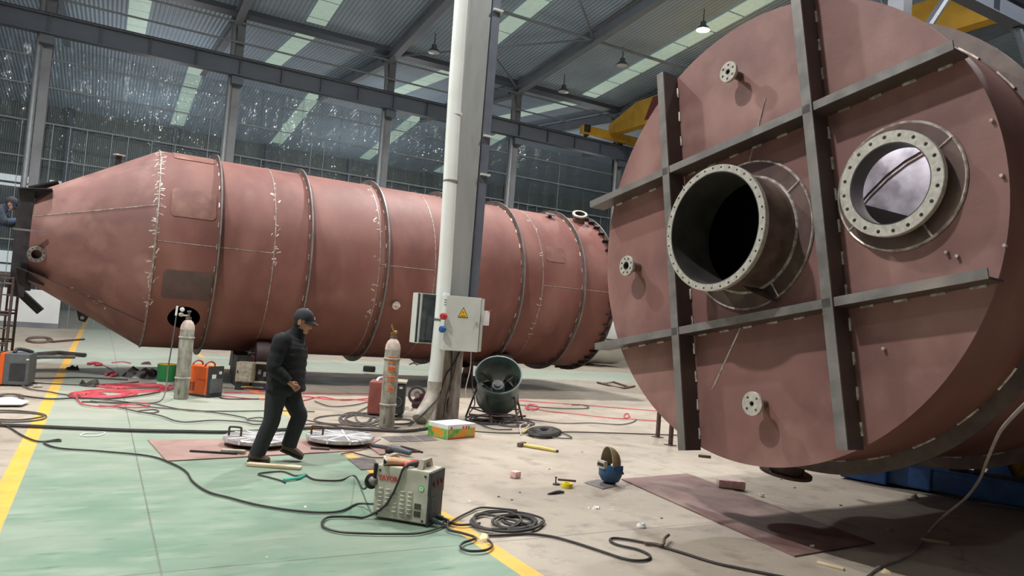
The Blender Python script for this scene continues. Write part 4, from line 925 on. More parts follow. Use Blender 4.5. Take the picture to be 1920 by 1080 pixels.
def hand_nodes(nd, ed, pre, wrist, d, pn, th):
    """palm, four curled fingers and a thumb; d points along the hand, pn out of the back of it, th towards the thumb"""
    d, pn, th = Vector(d).normalized(), Vector(pn).normalized(), Vector(th).normalized(); w = Vector(wrist)
    nd[pre + 'palm'] = (w + d * .05, (.026, .02)); ed.append((pre + 'wrist', pre + 'palm'))
    for k, (off, L) in enumerate(((.028, .9), (.010, 1.0), (-.009, .94), (-.026, .75))):
        a = w + d * .085 + th * off; c1 = a + d * .03 * L - pn * .012; c2 = c1 + d * .012 * L - pn * .026 * L; c3 = c2 - d * .014 * L - pn * .014 * L
        for i, (q, r) in enumerate(((a, .0095), (c1, .0092), (c2, .0085), (c3, .0075))):
            nd['%sf%d%d' % (pre, k, i)] = (q, r); ed.append((pre + 'palm' if i == 0 else '%sf%d%d' % (pre, k, i - 1), '%sf%d%d' % (pre, k, i)))
    q0 = w + d * .03 + th * .030; q1 = q0 + d * .028 + th * .014 - pn * .012; q2 = q1 + d * .026 - pn * .014
    for i, (q, r) in enumerate(((q0, .011), (q1, .0095), (q2, .0085))):
        nd[pre + 't%d' % i] = (q, r); ed.append((pre + 'palm' if i == 0 else pre + 't%d' % (i - 1), pre + 't%d' % i))
def person(label, loc, rot, J, col, torso, trad):
    t = thing('person', label, 'person', loc, rot); nd = {}; ed = []
    nd['pelvis'] = (J['pelvis'], (.12, .09)); nd['chest'] = (J['chest'], (.14, .1)); nd['neck0'] = (J['neck'], .055); nd['neck1'] = (J['neck'].lerp(J['head'], .45), .052)
    ed += [('pelvis', 'chest'), ('chest', 'neck0'), ('neck0', 'neck1')]
    for s in ('r', 'l'):
        for a, b_, r in (('chest', 'sho', .055), ('sho', 'elb', .042), ('elb', 'wrist', .027)):
            nd[s + b_] = (J[s + b_], r); ed.append((a if a == 'chest' else s + a, s + b_))
        for a, b_, r in (('pelvis', 'hip', .085), ('hip', 'knee', .056), ('knee', 'ank', .040)):
            nd[s + b_] = (J[s + b_], r); ed.append((a if a == 'pelvis' else s + a, s + b_))
        nd[s + 'toe'] = (J[s + 'toe'], .03); ed.append((s + 'ank', s + 'toe'))
        hand_nodes(nd, ed, s, J[s + 'wrist'], J[s + 'hd'], J[s + 'pn'], J[s + 'th'])
    me = skin_mesh(nd, ed, 'pelvis', 1); b = MB(); b.add([v.co for v in me.vertices], [tuple(p.vertices) for p in me.polygons])
    T = head_mesh(b, J['head'], J['pitch']); body = b.build('body', 'skin', t, 60)
    e = MB()
    for s_ in (-1, 1):
        q = T @ Vector((.0835, s_ * .033, .008)); e.lathe(q - V(.006, 0, 0), V(1, 0, 0), [(0, .0), (.001, .010), (.006, .007), (.009, .0)], 10)
    e.build('eye', 'hair', t)
    h = MB(); rings = []
    for (z, fx, bx, hw) in ((-.075, -.03, -.088, .066), (-.04, -.03, -.100, .080), (0, -.01, -.108, .083), (.03, .02, -.112, .085), (.07, .06, -.108, .082), (.11, .05, -.085, .066), (.136, .0, -.02, .02)):
        rings.append([T @ Vector(((fx if math.cos(q) > 0 else -bx) * math.cos(q), hw * math.sin(q), z)) for q in [2 * PI * i / 20 for i in range(20)]])
    h.loft(rings); h.build('hair', 'hair', t)
    c_ = MB(); rings = []
    for (z, fx, bx, hw) in ((.022, .101, -.114, .088), (.05, .102, -.116, .090), (.085, .094, -.110, .084), (.115, .072, -.09, .068), (.135, .038, -.055, .042), (.143, .004, -.01, .008)):
        rings.append([T @ Vector(((fx if math.cos(q) > 0 else -bx) * math.cos(q), hw * math.sin(q), z)) for q in [2 * PI * i / 28 for i in range(28)]])
    c_.loft(rings); cap = c_.build('cap', col['cap'], t, 60)
    v = MB(); N_ = 12; top = []; 
    for k in range(N_ + 1):
        q = -1.15 + 2.3 * k / N_; top.append((Vector((.092 * math.cos(q) + .004, .085 * math.sin(q), .036 - .012 * math.sin(q) ** 2)), Vector((.092 * math.cos(q) + .085 * max(.0, math.cos(q * 1.35)), .086 * math.sin(q), .012 - .022 * math.sin(q) ** 2))))
    vs = [T @ p for pr in top for p in pr] + [T @ (p - Vector((0, 0, .006))) for pr in top for p in pr]; m_ = 2 * (N_ + 1); fs = []
    for k in range(N_): fs += [(2 * k, 2 * k + 1, 2 * k + 3, 2 * k + 2), (m_ + 2 * k, m_ + 2 * k + 2, m_ + 2 * k + 3, m_ + 2 * k + 1), (2 * k + 1, m_ + 2 * k + 1, m_ + 2 * k + 3, 2 * k + 3)]
    v.add(vs, fs); v.build('visor', col['cap'], cap, 60)
    if col.get('logo'): MB().box(T @ Vector((.100, .012, .066)), (.012, .03, .028), Matrix.Rotation(J['pitch'] - .35, 3, 'Y')).build('cap_logo', 'pink_logo', cap, 0)
    MB().lathe(T @ Vector((0, 0, .142)), T.to_3x3() @ Vector((0, 0, 1)), [(0, .009), (.004, .008), (.006, 0)], 10).build('cap_button', 'paper' if col.get('logo') else col['cap'], cap)
    # jacket: body, collar and sleeves in one garment
    j = MB(); rg = col.get('quilt', 0); loft_path(j, torso, trad, n=32, sub=6, ridge=rg, rf=PI / 4, pw=.86)
    for s in ('r', 'l'):
        sh_, el_, wr = J[s + 'sho'], J[s + 'elb'], J[s + 'wrist']; inn = sh_.lerp(J['chest'], .45)
        loft_path(j, [inn, sh_, sh_.lerp(el_, .5), el_, el_.lerp(wr, .55), wr], [(.10, .10), (.092, .092), (.082, .082), (.077, .075), (.064, .064), (.050, .050)], side=(1, .1, .1), n=18, sub=6, ridge=rg * 1.5, rf=PI / 4)
    jk = j.build('jacket', col['jacket'], t, 70)
    cl = MB(); nk = J['neck']; hdv = (J['head'] - nk).normalized(); loft_path(cl, [nk - hdv * .05, nk + hdv * .02, nk + hdv * .075], [(.105, .105), (.082, .085), (.078, .082)], n=24, caps=False); cl.build('collar', col['jacket'], t, 60)
    z_ = MB(); ft = [torso[i] + Vector((trad[i][0] * 1.015, .01, 0)) for i in range(1, len(torso) - 2)]; z_.tube(crom(ft, 4), .006, 6); z_.build('zip', col.get('zip', 'case_dark'), jk)
    # trousers: seat and both legs in one garment
    p_ = MB(); pv = J['pelvis']; hp = (J['rhip'] + J['lhip']) / 2
    loft_path(p_, [hp + (pv - hp) * 1.5, hp, hp + Vector((0, 0, -.09))], [(.125, .165), (.13, .17), (.10, .14)], n=24)
    for s in ('r', 'l'):
        a, k, n_ = J[s + 'hip'], J[s + 'knee'], J[s + 'ank']; lg = (n_ - k).normalized()
        loft_path(p_, [a + Vector((0, 0, .03)), a.lerp(k, .35), a.lerp(k, .75), k, k.lerp(n_, .4), k.lerp(n_, .8), n_ + lg * .015], [(.118, .105), (.108, .098), (.092, .084), (.088, .080), (.086, .078), (.082, .074), (.084, .074)], side=(0, 1, 0), n=20, sub=5, ridge=.012, rf=1.1)
    p_.build('trousers', col['trousers'], t, 70)
    for s in ('r', 'l'):
        an, to, he = J[s + 'ank'], J[s + 'toe'], J[s + 'heel']; f_ = (to - he); L = f_.length; f_.normalize(); up = Vector((0, 1, 0)).cross(f_) * -1; up = up if up.z > 0 else -up; sd = Vector((0, 1, 0)); rings = []; so = []
        for (u_, w, h, lift) in ((-.02, .026, .05, .02), (.03, .038, .085, .0), (.28, .040, .105, 0), (.5, .044, .085, 0), (.72, .049, .066, 0), (.9, .044, .052, 0), (1.0, .026, .035, .008)):
            c0 = he + f_ * (u_ * L) + up * .018; rings.append([c0 + sd * (w * math.cos(q)) + up * (lift + max(0, (h - lift) * (.5 + .5 * math.sin(q)))) for q in [2 * PI * i / 18 for i in range(18)]]); so.append((he + f_ * (u_ * L), w + .004))
        bt = MB().loft(rings).build('boot', 'boot', t, 60)
        ss = MB(); ss.loft([[c0 + sd * x + up * z for (x, z) in ((-w, .0), (w, .0), (w, .022), (-w, .022))] for c0, w in so]); ss.build('sole', 'sole', bt, 30)
    return t
J = dict(pelvis=V(.03, 0, .86), chest=V(.07, 0, 1.20), neck=V(.13, 0, 1.385), head=V(.185, 0, 1.525), pitch=R(14),
         rsho=V(.03, -.20, 1.30), relb=V(.0, -.27, 1.03), rwrist=V(.155, -.235, .885), rhd=V(.75, .1, -.5), rpn=V(.3, -.9, .35), rth=V(.5, .2, .6),
         lsho=V(.07, .20, 1.30), lelb=V(-.03, .27, 1.05), lwrist=V(-.06, .25, .82), lhd=V(.1, 0, -1), lpn=V(0, 1, .1), lth=V(1, 0, 0),
         rhip=V(.0, -.09, .80), rknee=V(-.03, -.10, .44), rank=V(-.145, -.10, .10), rheel=V(-.235, -.10, .0), rtoe=V(-.01, -.105, .0),
         lhip=V(.05, .09, .80), lknee=V(.205, .10, .49), lank=V(.125, .10, .175), lheel=V(.04, .10, .10), ltoe=V(.275, .105, .022))
person('man in dark padded jacket and cap walking past the round cover plates', (1.78, 8.13, 0), R(-29.4), J, dict(cap='cap', jacket='jacket', trousers='trousers', quilt=.05, logo=1, zip='case_dark'),
       [V(.065, 0, .76), V(.06, 0, .88), V(.06, 0, 1.02), V(.068, 0, 1.16), V(.08, 0, 1.28), V(.11, 0, 1.36), V(.13, 0, 1.39)], [(.195, .225), (.185, .23), (.18, .235), (.175, .24), (.15, .215), (.10, .13), (.07, .08)])
zp = 1.80
J = dict(pelvis=V(-.28, 0, .86), chest=V(-.14, 0, 1.10), neck=V(.02, 0, 1.25), head=V(.115, 0, 1.345), pitch=R(38),
         rsho=V(-.06, -.19, 1.19), relb=V(.08, -.26, .98), rwrist=V(.265, -.12, 1.045), rhd=V(1, .2, .05), rpn=V(0, -.5, .8), rth=V(.2, .8, .5),
         lsho=V(-.06, .19, 1.19), lelb=V(.10, .25, 1.0), lwrist=V(.24, .10, 1.10), lhd=V(.8, -.2, .5), lpn=V(0, .6, .7), lth=V(.2, -.8, .4),
         rhip=V(-.28, -.09, .82), rknee=V(-.20, -.11, .45), rank=V(-.27, -.11, .10), rheel=V(-.34, -.11, .0), rtoe=V(-.09, -.12, .0),
         lhip=V(-.28, .09, .82), lknee=V(-.18, .11, .46), lank=V(-.24, .11, .10), lheel=V(-.31, .11, .0), ltoe=V(-.06, .12, .0))
person('welder in dark cap and blue-grey jacket bending at the cone tip', (-1.70, 16.3, zp), 0, J, dict(cap='cap', jacket='workwear', trousers='trousers', quilt=.02),
       [V(-.28, 0, .78), V(-.27, 0, .88), V(-.22, 0, .99), V(-.15, 0, 1.08), V(-.07, 0, 1.17), V(.0, 0, 1.235), V(.03, 0, 1.26)], [(.16, .20), (.155, .205), (.15, .21), (.15, .215), (.13, .2), (.09, .12), (.065, .075)])
t = thing('welding_mask', 'dark welding mask held before the face of the welder at the cone tip', 'mask', (-1.70 + .30, 16.3, zp + 1.20), (0, R(35), 0))
b = MB(); rings = []
for (z, w, d) in ((-.15, .06, .05), (-.08, .10, .07), (.0, .115, .075), (.08, .11, .07), (.14, .08, .05)): rings.append([(-.03 + d * math.sin(q), w * math.cos(q), z) for q in [PI * i / 12 for i in range(13)]] + [(-.03 + (d - .008) * math.sin(q), (w - .008) * math.cos(q), z) for q in [PI * i / 12 for i in range(12, -1, -1)]])
b.loft(rings, False); b.build('face_shell', 'mask_dark', t, 60); MB().box((.045, 0, .03), (.012, .10, .05)).build('viewing_window', 'black', t, 0)
t = thing('arc_glow', 'bright blue sheet imitating arc light at the waist of the welder', 'glow', (-1.70 - .06, 16.3, zp + .86), 0)  # blue sheet added to imitate arc light on the welder
b = MB(); b.loft([[(x + .015 * math.sin(k * 1.3 + z * 9), -.16 + .32 * k / 10, z) for k in range(11)] + [(x + .012 + .015 * math.sin(k * 1.3 + z * 9), -.16 + .32 * k / 10, z) for k in range(10, -1, -1)] for z, x in ((.14, .06), (.05, .02), (-.05, -.02), (-.16, -.03))]); b.build('glow_sheet', 'arc_blue', t, 60)
t = thing('welding_torch', 'thin welding torch in the hand of the welder at the cone tip', 'torch', (-1.34, 16.2, zp + 1.05), 0)
MB().tube([(-.06, -.0, 0), (.02, .0, .02), (.06, 0, .05)], .010, 8).build('torch_body', 'case_dark', t); MB().lathe((.06, 0, .05), (.6, 0, .5), [(0, .004), (.03, .003)], 8).build('electrode', 'lamp_on', t)
l = bpy.data.lights.new('arc_light', 'POINT'); l.energy = 4; l.color = (.45, .7, 1); l.shadow_soft_size = .03; o = bpy.data.objects.new('arc_light', l); C.objects.link(o); o.location = (-1.31, 16.12, zp + 1.13)

# scaffold the welder stands on
pr1, pr0 = at(37, 529, 'y', 15.75), at(22, 542, 'y', 15.75)
t = thing('scaffold', 'rusty tubular work platform under the welder at the left edge', 'scaffold', (-1.95, 16.3, 0))
XS = (-.85, .58)
for x in XS:
    for y in (-.55, .55): MB().tube([(x, y, 0), (x, y, 1.76)], .024, 8).build('leg', 'scaffold', t)
for y in (-.55, .55):
    MB().tube([(.42, y, 0.0), (.42, y, 1.70)], .02, 8).build('ladder_post', 'scaffold', t)
    for k in range(5): MB().tube([(.42, y, .28 + .30 * k), (.58, y, .28 + .30 * k)], .014, 6).build('rung', 'scaffold', t)
    for z in (.62, 1.12, 1.68): MB().tube([(-.85, y, z), (.58, y, z)], .02, 8).build('brace', 'scaffold', t)
for x in XS: MB().tube([(x, -.55, 1.68), (x, .55, 1.68)], .02, 8).build('brace', 'scaffold', t)
for y in (-.42, -.14, .14, .42): MB().bbox((-.13, y, 1.78), (1.46, .26, .036), .006).build('plank', 'scaffold', t, 0)
tag(MB().bbox((-1.52, 15.83, 1.83), (.20, .12, .05), .01).build('steel_block', 'rust_bar'), 'small rusty block on the front edge of the work platform', 'block')

# ------------------------------------------------------------------ things lying on the floor
def plate(name, label, cat, px, th, m, z=0.0, group=None):
    P = [g(*p) if not isinstance(p, Vector) else p for p in px]; c_ = sum(P, Vector()) / len(P); c_.z = z
    b = MB(); b.prism([(p.x - c_.x, p.y - c_.y, .0005) for p in P], (0, 0, th)); o = b.build(name, m, None, 0); o.location = c_; return tag(o, label, cat, group)
plate('steel_sheet', 'pinkish rusty steel sheet under the two round cover plates', 'steel sheet', [(277, 826), (312, 866), (676, 846), (714, 824)], .012, 'plate_rust')
plate('steel_sheet', 'long dark red steel sheet under the disc-ended vessel', 'steel sheet', [V(5.33, 6.64, 0), V(4.99, 3.98, 0), V(6.09, 4.04, 0), V(6.43, 6.75, 0)], .014, 'plate_red')
plate('steel_offcut', 'thin steel offcut under the blue welding mask', 'offcut', [(1096, 906), (1130, 918), (1156, 912), (1150, 903), (1120, 900)], .008, 'plate_grey')
plate('steel_offcut', 'grey rectangular steel plate behind the grey welding machine', 'offcut', [(653, 862), (677, 882), (712, 880), (703, 863), (680, 859)], .01, 'plate_grey')
plate('steel_offcut', 'small brown steel plate with cut corners beside the angle grinder', 'offcut', [(690, 838), (712, 854), (721, 853.5), (726, 843), (716, 836)], .018, 'plate_rust')
for i, pp in enumerate(([(714, 819), (732, 829), (765, 829), (744, 818)], [(747, 818), (768, 829), (793, 828), (773, 817)], [(776, 817), (796, 828), (821, 826), (802, 816)])):
    plate('drain_cover', ('left', 'middle', 'right')[i] + ' dark flush drain cover plate of the row of three', 'drain cover', pp, .004, 'plate_grey', 0, 'drain cover row')
plate('steel_sheet', 'pale steel sheet curling off the floor at the left edge', 'steel sheet', [(-30, 752), (-20, 764), (40, 764), (55, 758), (20, 750)], .012, 'panel_white', .03)
def dish(px, R_, label, hx):
    c_ = g(*px); t = thing('cover_plate', label, 'cover plate', (c_.x, c_.y, .0128), 0, 'round cover plates wrapped in film')
    MB().lathe((0, 0, 0), (0, 0, 1), [(0, .0), (0, .30), (.05, .32), (.05, .0)], 40).build('raised_face', 'dark_steel', t)
    MB().lathe((0, 0, .05), (0, 0, 1), [(0, .2), (0, R_ - .01), (.01, R_), (.045, R_), (.055, R_ - .01), (.055, 0)], 72).build('disc', 'flange_film', t)
    b = MB(); rr = random.Random(hx)
    for k in range(11):
        q = k * .57 + rr.uniform(-.15, .15); d = V(math.cos(q), math.sin(q), 0); s_ = V(-d.y, d.x, 0); w = rr.uniform(.006, .014); c0 = V(.05, -.02, .1052)
        p1 = d * (R_ - .005) + V(0, 0, .1052); b.add([c0 + s_ * w * .6, c0 - s_ * w * .6, p1 - s_ * w, p1 + s_ * w, c0 + V(0, 0, .003), p1 + V(0, 0, .003)], [(0, 4, 5, 3), (1, 2, 5, 4)])
        p2 = d * (R_ + .002); b.add([p2 + s_ * w + V(0, 0, .055), p2 - s_ * w + V(0, 0, .055), p2 - s_ * w + V(0, 0, .1), p2 + s_ * w + V(0, 0, .1)], [(0, 1, 2, 3)])
    b.build('film_crease', 'film_white', t, 0)
    u = V(-.84, .25, 0).normalized(); w = V(.87, -.49, 0); p = u * (R_ - .12) - V(0, .05, 0)
    MB().tube(crom([p - w * .07 + V(0, 0, .10), p - w * .07 + V(0, 0, .19), p - w * .05 + V(0, 0, .205), p + w * .05 + V(0, 0, .205), p + w * .07 + V(0, 0, .19), p + w * .07 + V(0, 0, .10)], 3), .013, 8).build('handle', 'rust_bar', t)
dish((484, 836), .40, 'round steel cover plate in shiny film behind the legs of the walking man', 1); dish((637, 833), .42, 'round steel cover plate in shiny film to the right of the walking man', 2)
# carton of drinks by the column foot
a0, a1, a2 = g(820, 815), g(838, 825), g(890, 820)
ux = a2 - a1; t = thing('carton', 'white topped cardboard carton with green and orange print by the column foot', 'carton', a1, math.atan2(ux.y, ux.x)); w, d, h = ux.length, .40, .20
MB().bbox((w / 2, d / 2, h / 2 + .002), (w, d, h), .006).build('box_body', 'paper', t, 0)
m = mat('carton_print', lin(88, 160, 72), lin(150, 190, 90), scale=7, rough=.5, lo=.42, hi=.58, c3=lin(232, 150, 50), s3=6, lo3=.52, hi3=.58); M['carton_print'] = m
b = MB(); b.box((w / 2, -.002, .075), (w * .98, .003, .13)); b.build('front_print', 'carton_print', t, 0)
b = MB(); b.box((-.002, d / 2, .075), (.003, d * .96, .135)); b.build('side_print', 'carton_print', t, 0)
b = MB(); b.box((w / 2, -.003, .012), (w * .96, .003, .02)); b.build('base_strip', 'text_red', t, 0)
b = MB()
for x in (.07, .3, .36, .41): b.box((x, -.004, .155), (.025, .003, .035))
b.build('print_mark', 'text_red', t, 0)
# blue welding mask standing on its chin
c_ = g(1141, 907); t = thing('welding_mask', 'blue auto-dark welding mask standing on the floor near the long red sheet', 'mask', (c_.x, c_.y, .009), R(178))
b = MB(); rings = []
for (z, w, d, x0) in ((.0, .05, .06, .0), (.03, .10, .11, .0), (.09, .125, .15, .0), (.16, .128, .16, -.01), (.205, .118, .15, -.02)):
    outer = [(x0 + d * math.sin(q) - .03, w * math.cos(q), z) for q in [-.35 + (PI + .7) * i / 22 for i in range(23)]]; inner = [(x0 + (d - .008) * math.sin(q) - .03, (w - .008) * math.cos(q), z + .002) for q in [-.35 + (PI + .7) * i / 22 for i in range(22, -1, -1)]]; rings.append(outer + inner)
b.loft(rings, True); b.build('face_shell', 'mask_blue', t, 50)
b = MB(); b.bbox((.10, 0, .205), (.05, .13, .085), .01); b.build('lens_frame', 'bright_steel', t, 0); b = MB(); b.bbox((.124, 0, .205), (.01, .115, .036), .004); b.build('viewing_window', 'black', t, 0)
b = MB(); rings = []
for k in range(9):
    e_ = PI / 2 * k / 8.6; rz_ = .20 + .20 * math.sin(e_); rr_ = math.cos(e_); az = [PI * .5 + PI * i / 18 for i in range(19)]
    rings.append([(.045 + (.175 * rr_) * math.cos(a), (.118 * rr_ + .004) * math.sin(a), rz_) for a in az] + [(.045 + (.165 * rr_) * math.cos(a), (.110 * rr_ + .002) * math.sin(a), rz_ - .006) for a in reversed(az)])
b.loft(rings, True); b.build('hood_shell', 'mask_shell', t, 50)
b = MB(); b.tube(crom([(-.04, .12, .16), (-.12, .09, .12), (-.15, 0, .10), (-.12, -.09, .12), (-.04, -.12, .16)], 4), .012, 6); b.build('head_band', 'case_dark', t)
# sponges, tape, pliers and small tools
def block(name, label, cat, px, size, rot, m, z=0, bev=.02):
    c_ = g(*px); o = MB().bbox((0, 0, size[2] / 2), size, bev).build(name, m, None, 30); o.location = (c_.x, c_.y, z + .001); o.rotation_euler = (0, 0, R(rot)); return tag(o, label, cat)
block('sponge', 'small pink sponge block on the beige floor beyond the coiled cable', 'sponge', (966, 896), (.10, .09, .075), 20, 'sponge')
block('foam_brick', 'dirty pink foam brick on the long dark red sheet', 'foam block', (1370, 917), (.30, .14, .09), -35, 'sponge_dark', .015)
block('steel_bar', 'short rusty bar piece on the floor under the disc rim', 'bar', (1321, 858), (.17, .05, .035), -40, 'rust_bar', 0, .006)
block('wood_stick', 'long pale timber stick by the shoe of the walking man', 'timber', (514, 877), (.56, .085, .035), -28, 'wood', 0, .012)
block('wood_strip', 'pale timber strip at the bottom edge near the thin grey hose', 'timber', (1557, 1063), (.20, .035, .018), -70, 'wood', 0, .004)
block('wood_strip', 'brown timber strip lying in the shade under the disc-ended vessel', 'timber', (1753, 1017), (.22, .045, .02), -50, 'wood', 0, .004)
block('steel_tube', 'grey steel tube lying beside the blue turning roll', 'tube', (1878, 952), (.42, .035, .035), -48, 'mill_steel', 0, .01)
block('pipe_piece', 'short dark pipe piece under the long vessel near its middle', 'pipe', (692, 697), (.34, .2, .16), -20, 'dark_steel', 0, .05)
block('scrap_bar', 'thin steel bar lying across the pinkish sheet', 'bar', (400, 852), (.50, .03, .02), -24, 'dark_steel', .013, .004)
block('clamp_bar', 'beige flat clamp bar on the pinkish sheet behind the walking man', 'clamp', (437, 852), (.26, .07, .04), -24, 'case_beige', .013, .01)
block('wire_brush', 'dark wire brush lying before the right round cover plate', 'brush', (600, 845), (.22, .035, .025), -24, 'cable_grey', .013, .006)
c_ = g(1063, 914); t = thing('tape_roll', 'bright yellow tape roll on the beige floor', 'tape', (c_.x, c_.y, 0)); MB().lathe((0, 0, .002), (0, 0, 1), [(0, .035), (0, .058), (.045, .058), (.045, .035), (0, .035)], 28, caps=False).build('roll', 'tape_yellow', t)
tag(MB().tube([g(1046, 899, .05), g(1080, 902, .05)], .012, 8).build('steel_rod', 'rust_bar'), 'rusty rod resting across the yellow tape roll', 'rod')
c_ = g(1043, 909); t = thing('grinding_disc', 'small dark disc with upright bolt left of the yellow tape roll', 'disc', (c_.x, c_.y, 0)); MB().lathe((0, 0, .001), (0, 0, 1), [(0, .04), (.012, .036), (.022, .01), (.022, 0)], 20).build('disc', 'dark_steel', t); MB().lathe((-.01, 0, .02), (0, 0, 1), [(0, .007), (.055, .007), (.055, .013), (.065, .013), (.066, 0)], 10).build('bolt', 'dark_steel', t)
tag(MB().tube(crom([g(1027, 926, .012), g(1038, 924, .014), g(1048, 922, .018), g(1058, 923, .015)], 4), [.006, .008, .01, .013, .016, .018, .018, .018, .017, .016, .014, .012, .01], 8).build('pliers', 'mask_dark'), 'dark green handled tool in front of the yellow tape roll', 'tool')
c_ = g(1202, 989); t = thing('paper_cup', 'small white crushed cup on the beige floor', 'cup', (c_.x, c_.y, 0)); MB().lathe((0, 0, 0), (0, 0, 1), [(0, .04), (.012, .042), (.035, .027), (.04, .024), (.03, .018), (.03, 0)], 20).build('cup', 'white_scrap', t)
c_ = g(1012, 843); t = thing('hammer', 'hammer with a yellow handle lying on the beige floor', 'hammer', (c_.x, c_.y, .02), R(-58))
MB().tube([(-.26, 0, .004), (0, 0, .006), (.25, 0, .0)], [.024, .026, .02], 10).build('handle', 'wood_yellow', t); b = MB(); b.bbox((-.28, 0, .01), (.07, .16, .06), .015); b.build('head', 'rope_brown', t, 0); b = MB(); b.cyl((.25, 0, 0), (.275, 0, 0), .016, n=10); b.build('end_cap', 'dark_steel', t)
def scrap(px, s_, m, label, cat='scrap', seed=1, group=None, z=0):
    c_ = g(*px); rr = random.Random(seed); b = MB(); n = 9; base = []; top = []
    for i in range(n):
        q = 2 * PI * i / n; r_ = s_ * rr.uniform(.55, 1); base.append((r_ * math.cos(q), r_ * math.sin(q), .001)); top.append((r_ * .7 * math.cos(q + .2), r_ * .7 * math.sin(q + .2), s_ * rr.uniform(.15, .6)))
    b.loft([base, top]); o = b.build('scrap_piece', m, None, 0); o.location = (c_.x, c_.y, z); return tag(o, label, cat, group)
for i, (px, s_, m_, lb, z_) in enumerate((((1117, 954), .05, 'white_scrap', 'crumpled pale paper scrap on the floor left of the cup', 0), ((1105, 953), .02, 'white_scrap', 'tiny pale scrap touching the crumpled paper on the floor', 0), ((906, 1013), .075, 'cardboard_pale', 'torn yellowish cardboard piece on the yellow line by the cable', 0), ((1428, 931), .04, 'white_scrap', 'small pale crumb pile right of the pink foam brick', .016), ((1522, 1028), .03, 'white_scrap', 'pale chip on the near edge of the long red sheet', .016), ((1716, 934), .07, 'cyl_grey', 'grey crumpled rag by the blue turning roll', 0), ((1697, 913), .035, 'white_scrap', 'white chip close to the blue turning roll', 0), ((1667, 995), .05, 'cyl_grey', 'grey flat scrap in the shade of the disc-ended vessel', 0), ((1606, 893), .03, 'white_scrap', 'white chip at the left end of the blue turning roll', 0), ((1576, 948), .03, 'cyl_grey', 'grey chip in the shade beyond the long red sheet corner', 0), ((1660, 1074), .05, 'cardboard_pale', 'pale torn strip at the bottom edge beside the grey hose', 0), ((800, 806), .001, 'bag_green', '', 0))):
    if lb: scrap(px, s_, m_, lb, 'scrap', i + 3, None, z_)
SC = []
for i, px in enumerate(((1182, 928), (960, 938), (975, 924), (1150, 952), (1030, 880), (1240, 972), (572, 951), (500, 1045), (1092, 848), (1395, 905), (1465, 900), (1490, 915), (880, 940), (935, 932))):
    scrap(px, .018, ('white_scrap', 'rust_bar', 'dark_vent')[i % 3 if i not in (6, 7) else 0], 'tiny stray chip lying loose on the bare floor paint', 'chip', 40 + i, 'tiny stray chips on the floor')
# rubble sacks and debris below the long vessel
for i, (px, s_, lb) in enumerate((((262, 707), .38, 'grey crumpled sack heap left of the green pail'), ((286, 704), .26, 'second smaller sack between the heap and the green pail'))): scrap(px, s_, 'ground_sack', lb, 'sack', 90 + i)
scrap((272, 683), .16, 'rust_bar', 'dark small block on the floor behind the sack heap', 'block', 95); scrap((135, 693), .18, 'dark_vent', 'flat black rag on the floor under the cone', 'rag', 96); scrap((171, 724), .22, 'dark_vent', 'black cable end bundle beside the red hose pile', 'cable', 97)
scrap((806, 800), .13, 'bag_green', 'green plastic bag at the foot of the rain pipe', 'bag', 98); scrap((792, 806), .07, 'rope_brown', 'brown debris clump beside the green plastic bag', 'debris', 99); scrap((768, 770), .14, 'cyl_grey', 'grey bag between the red-brown machine and the maroon pump', 'bag', 100)
c_ = g(786, 766); t = thing('pump', 'maroon pump box with a black reel behind the rain pipe', 'pump', (c_.x, c_.y, 0), R(-25))
b = MB(); b.prism([(-.14, 0, 0), (.2, 0, 0), (.2, 0, .30), (.02, 0, .26), (-.14, 0, .12)], (0, .3, 0)); b.build('case', 'maroon', t, 0); MB().lathe((-.06, -.06, .24), (0, -1, 0), [(-.12, .12), (-.12, .16), (0, .16), (0, .12), (-.12, .12)], 28, caps=False).build('reel', 'case_dark', t); MB().lathe((-.06, -.02, .24), (0, -1, 0), [(-.06, .0), (-.06, .06), (.03, .05), (.03, 0)], 20).build('hub', 'mill_steel', t)
# angle grinders
def grinder(loc, rot, label, md, tilt=0):
    t = thing('angle_grinder', label, 'grinder', loc, rot)
    b = MB(); b.tube([(.0, 0, .06), (.10, 0, .06), (.16, 0, .058), (.27, 0, .05), (.29, 0, .05)], [.036, .042, .036, .032, .024], 14); b.build('motor_body', md, t)
    b = MB(); b.lathe((-.03, 0, .03), (0, 0, 1), [(0, .036), (.05, .034), (.065, .022), (.066, 0)], 18); b.build('gear_head', 'mill_steel', t)
    b = MB(); b.lathe((-.03, 0, .015), (0, 0, 1), [(0, .012), (0, .060), (.005, .060), (.005, .012)], 28); b.build('disc', 'rope_brown', t); b = MB(); b.lathe((-.03, 0, .022), (0, 0, 1), [(0, .03), (0, .066), (.022, .066), (.022, .03)], 20, caps=False, a0=PI * .5, a1=PI * 1.6); b.build('disc_guard', 'dark_steel', t); return t
c_ = g(735, 850); grinder((c_.x, c_.y, .0), R(-62), 'grey angle grinder lying on the floor behind the grey welding machine', 'case_slate')
gx = WMm @ V(-.04, .06, .30); t = grinder(gx, (R(90), R(0), rz + R(60)), 'angle grinder hung on the left end of the grey welding machine', 'case_dark')
MB().tube([(-.03, .02, .07), (-.03, .15, .075)], [.014, .018], 10).build('side_handle', 'black', t)
def rods(label, pts, r, m, name='steel_rod', cat='rod'): return tag(MB().tube([g(*p, r + .001) for p in pts], r, 8).build(name, m), label, cat)
rods('dark welding torch handle lying beyond the angle grinder', [(698, 836), (712, 838), (733, 841)], .03, 'case_dark', 'torch_handle', 'torch')
rods('thin steel rod right of the angle grinder', [(748, 841), (768, 847), (786, 846)], .014, 'rust_bar'); rods('second thin rod right of the angle grinder', [(752, 837), (776, 843), (792, 848)], .012, 'dark_steel')
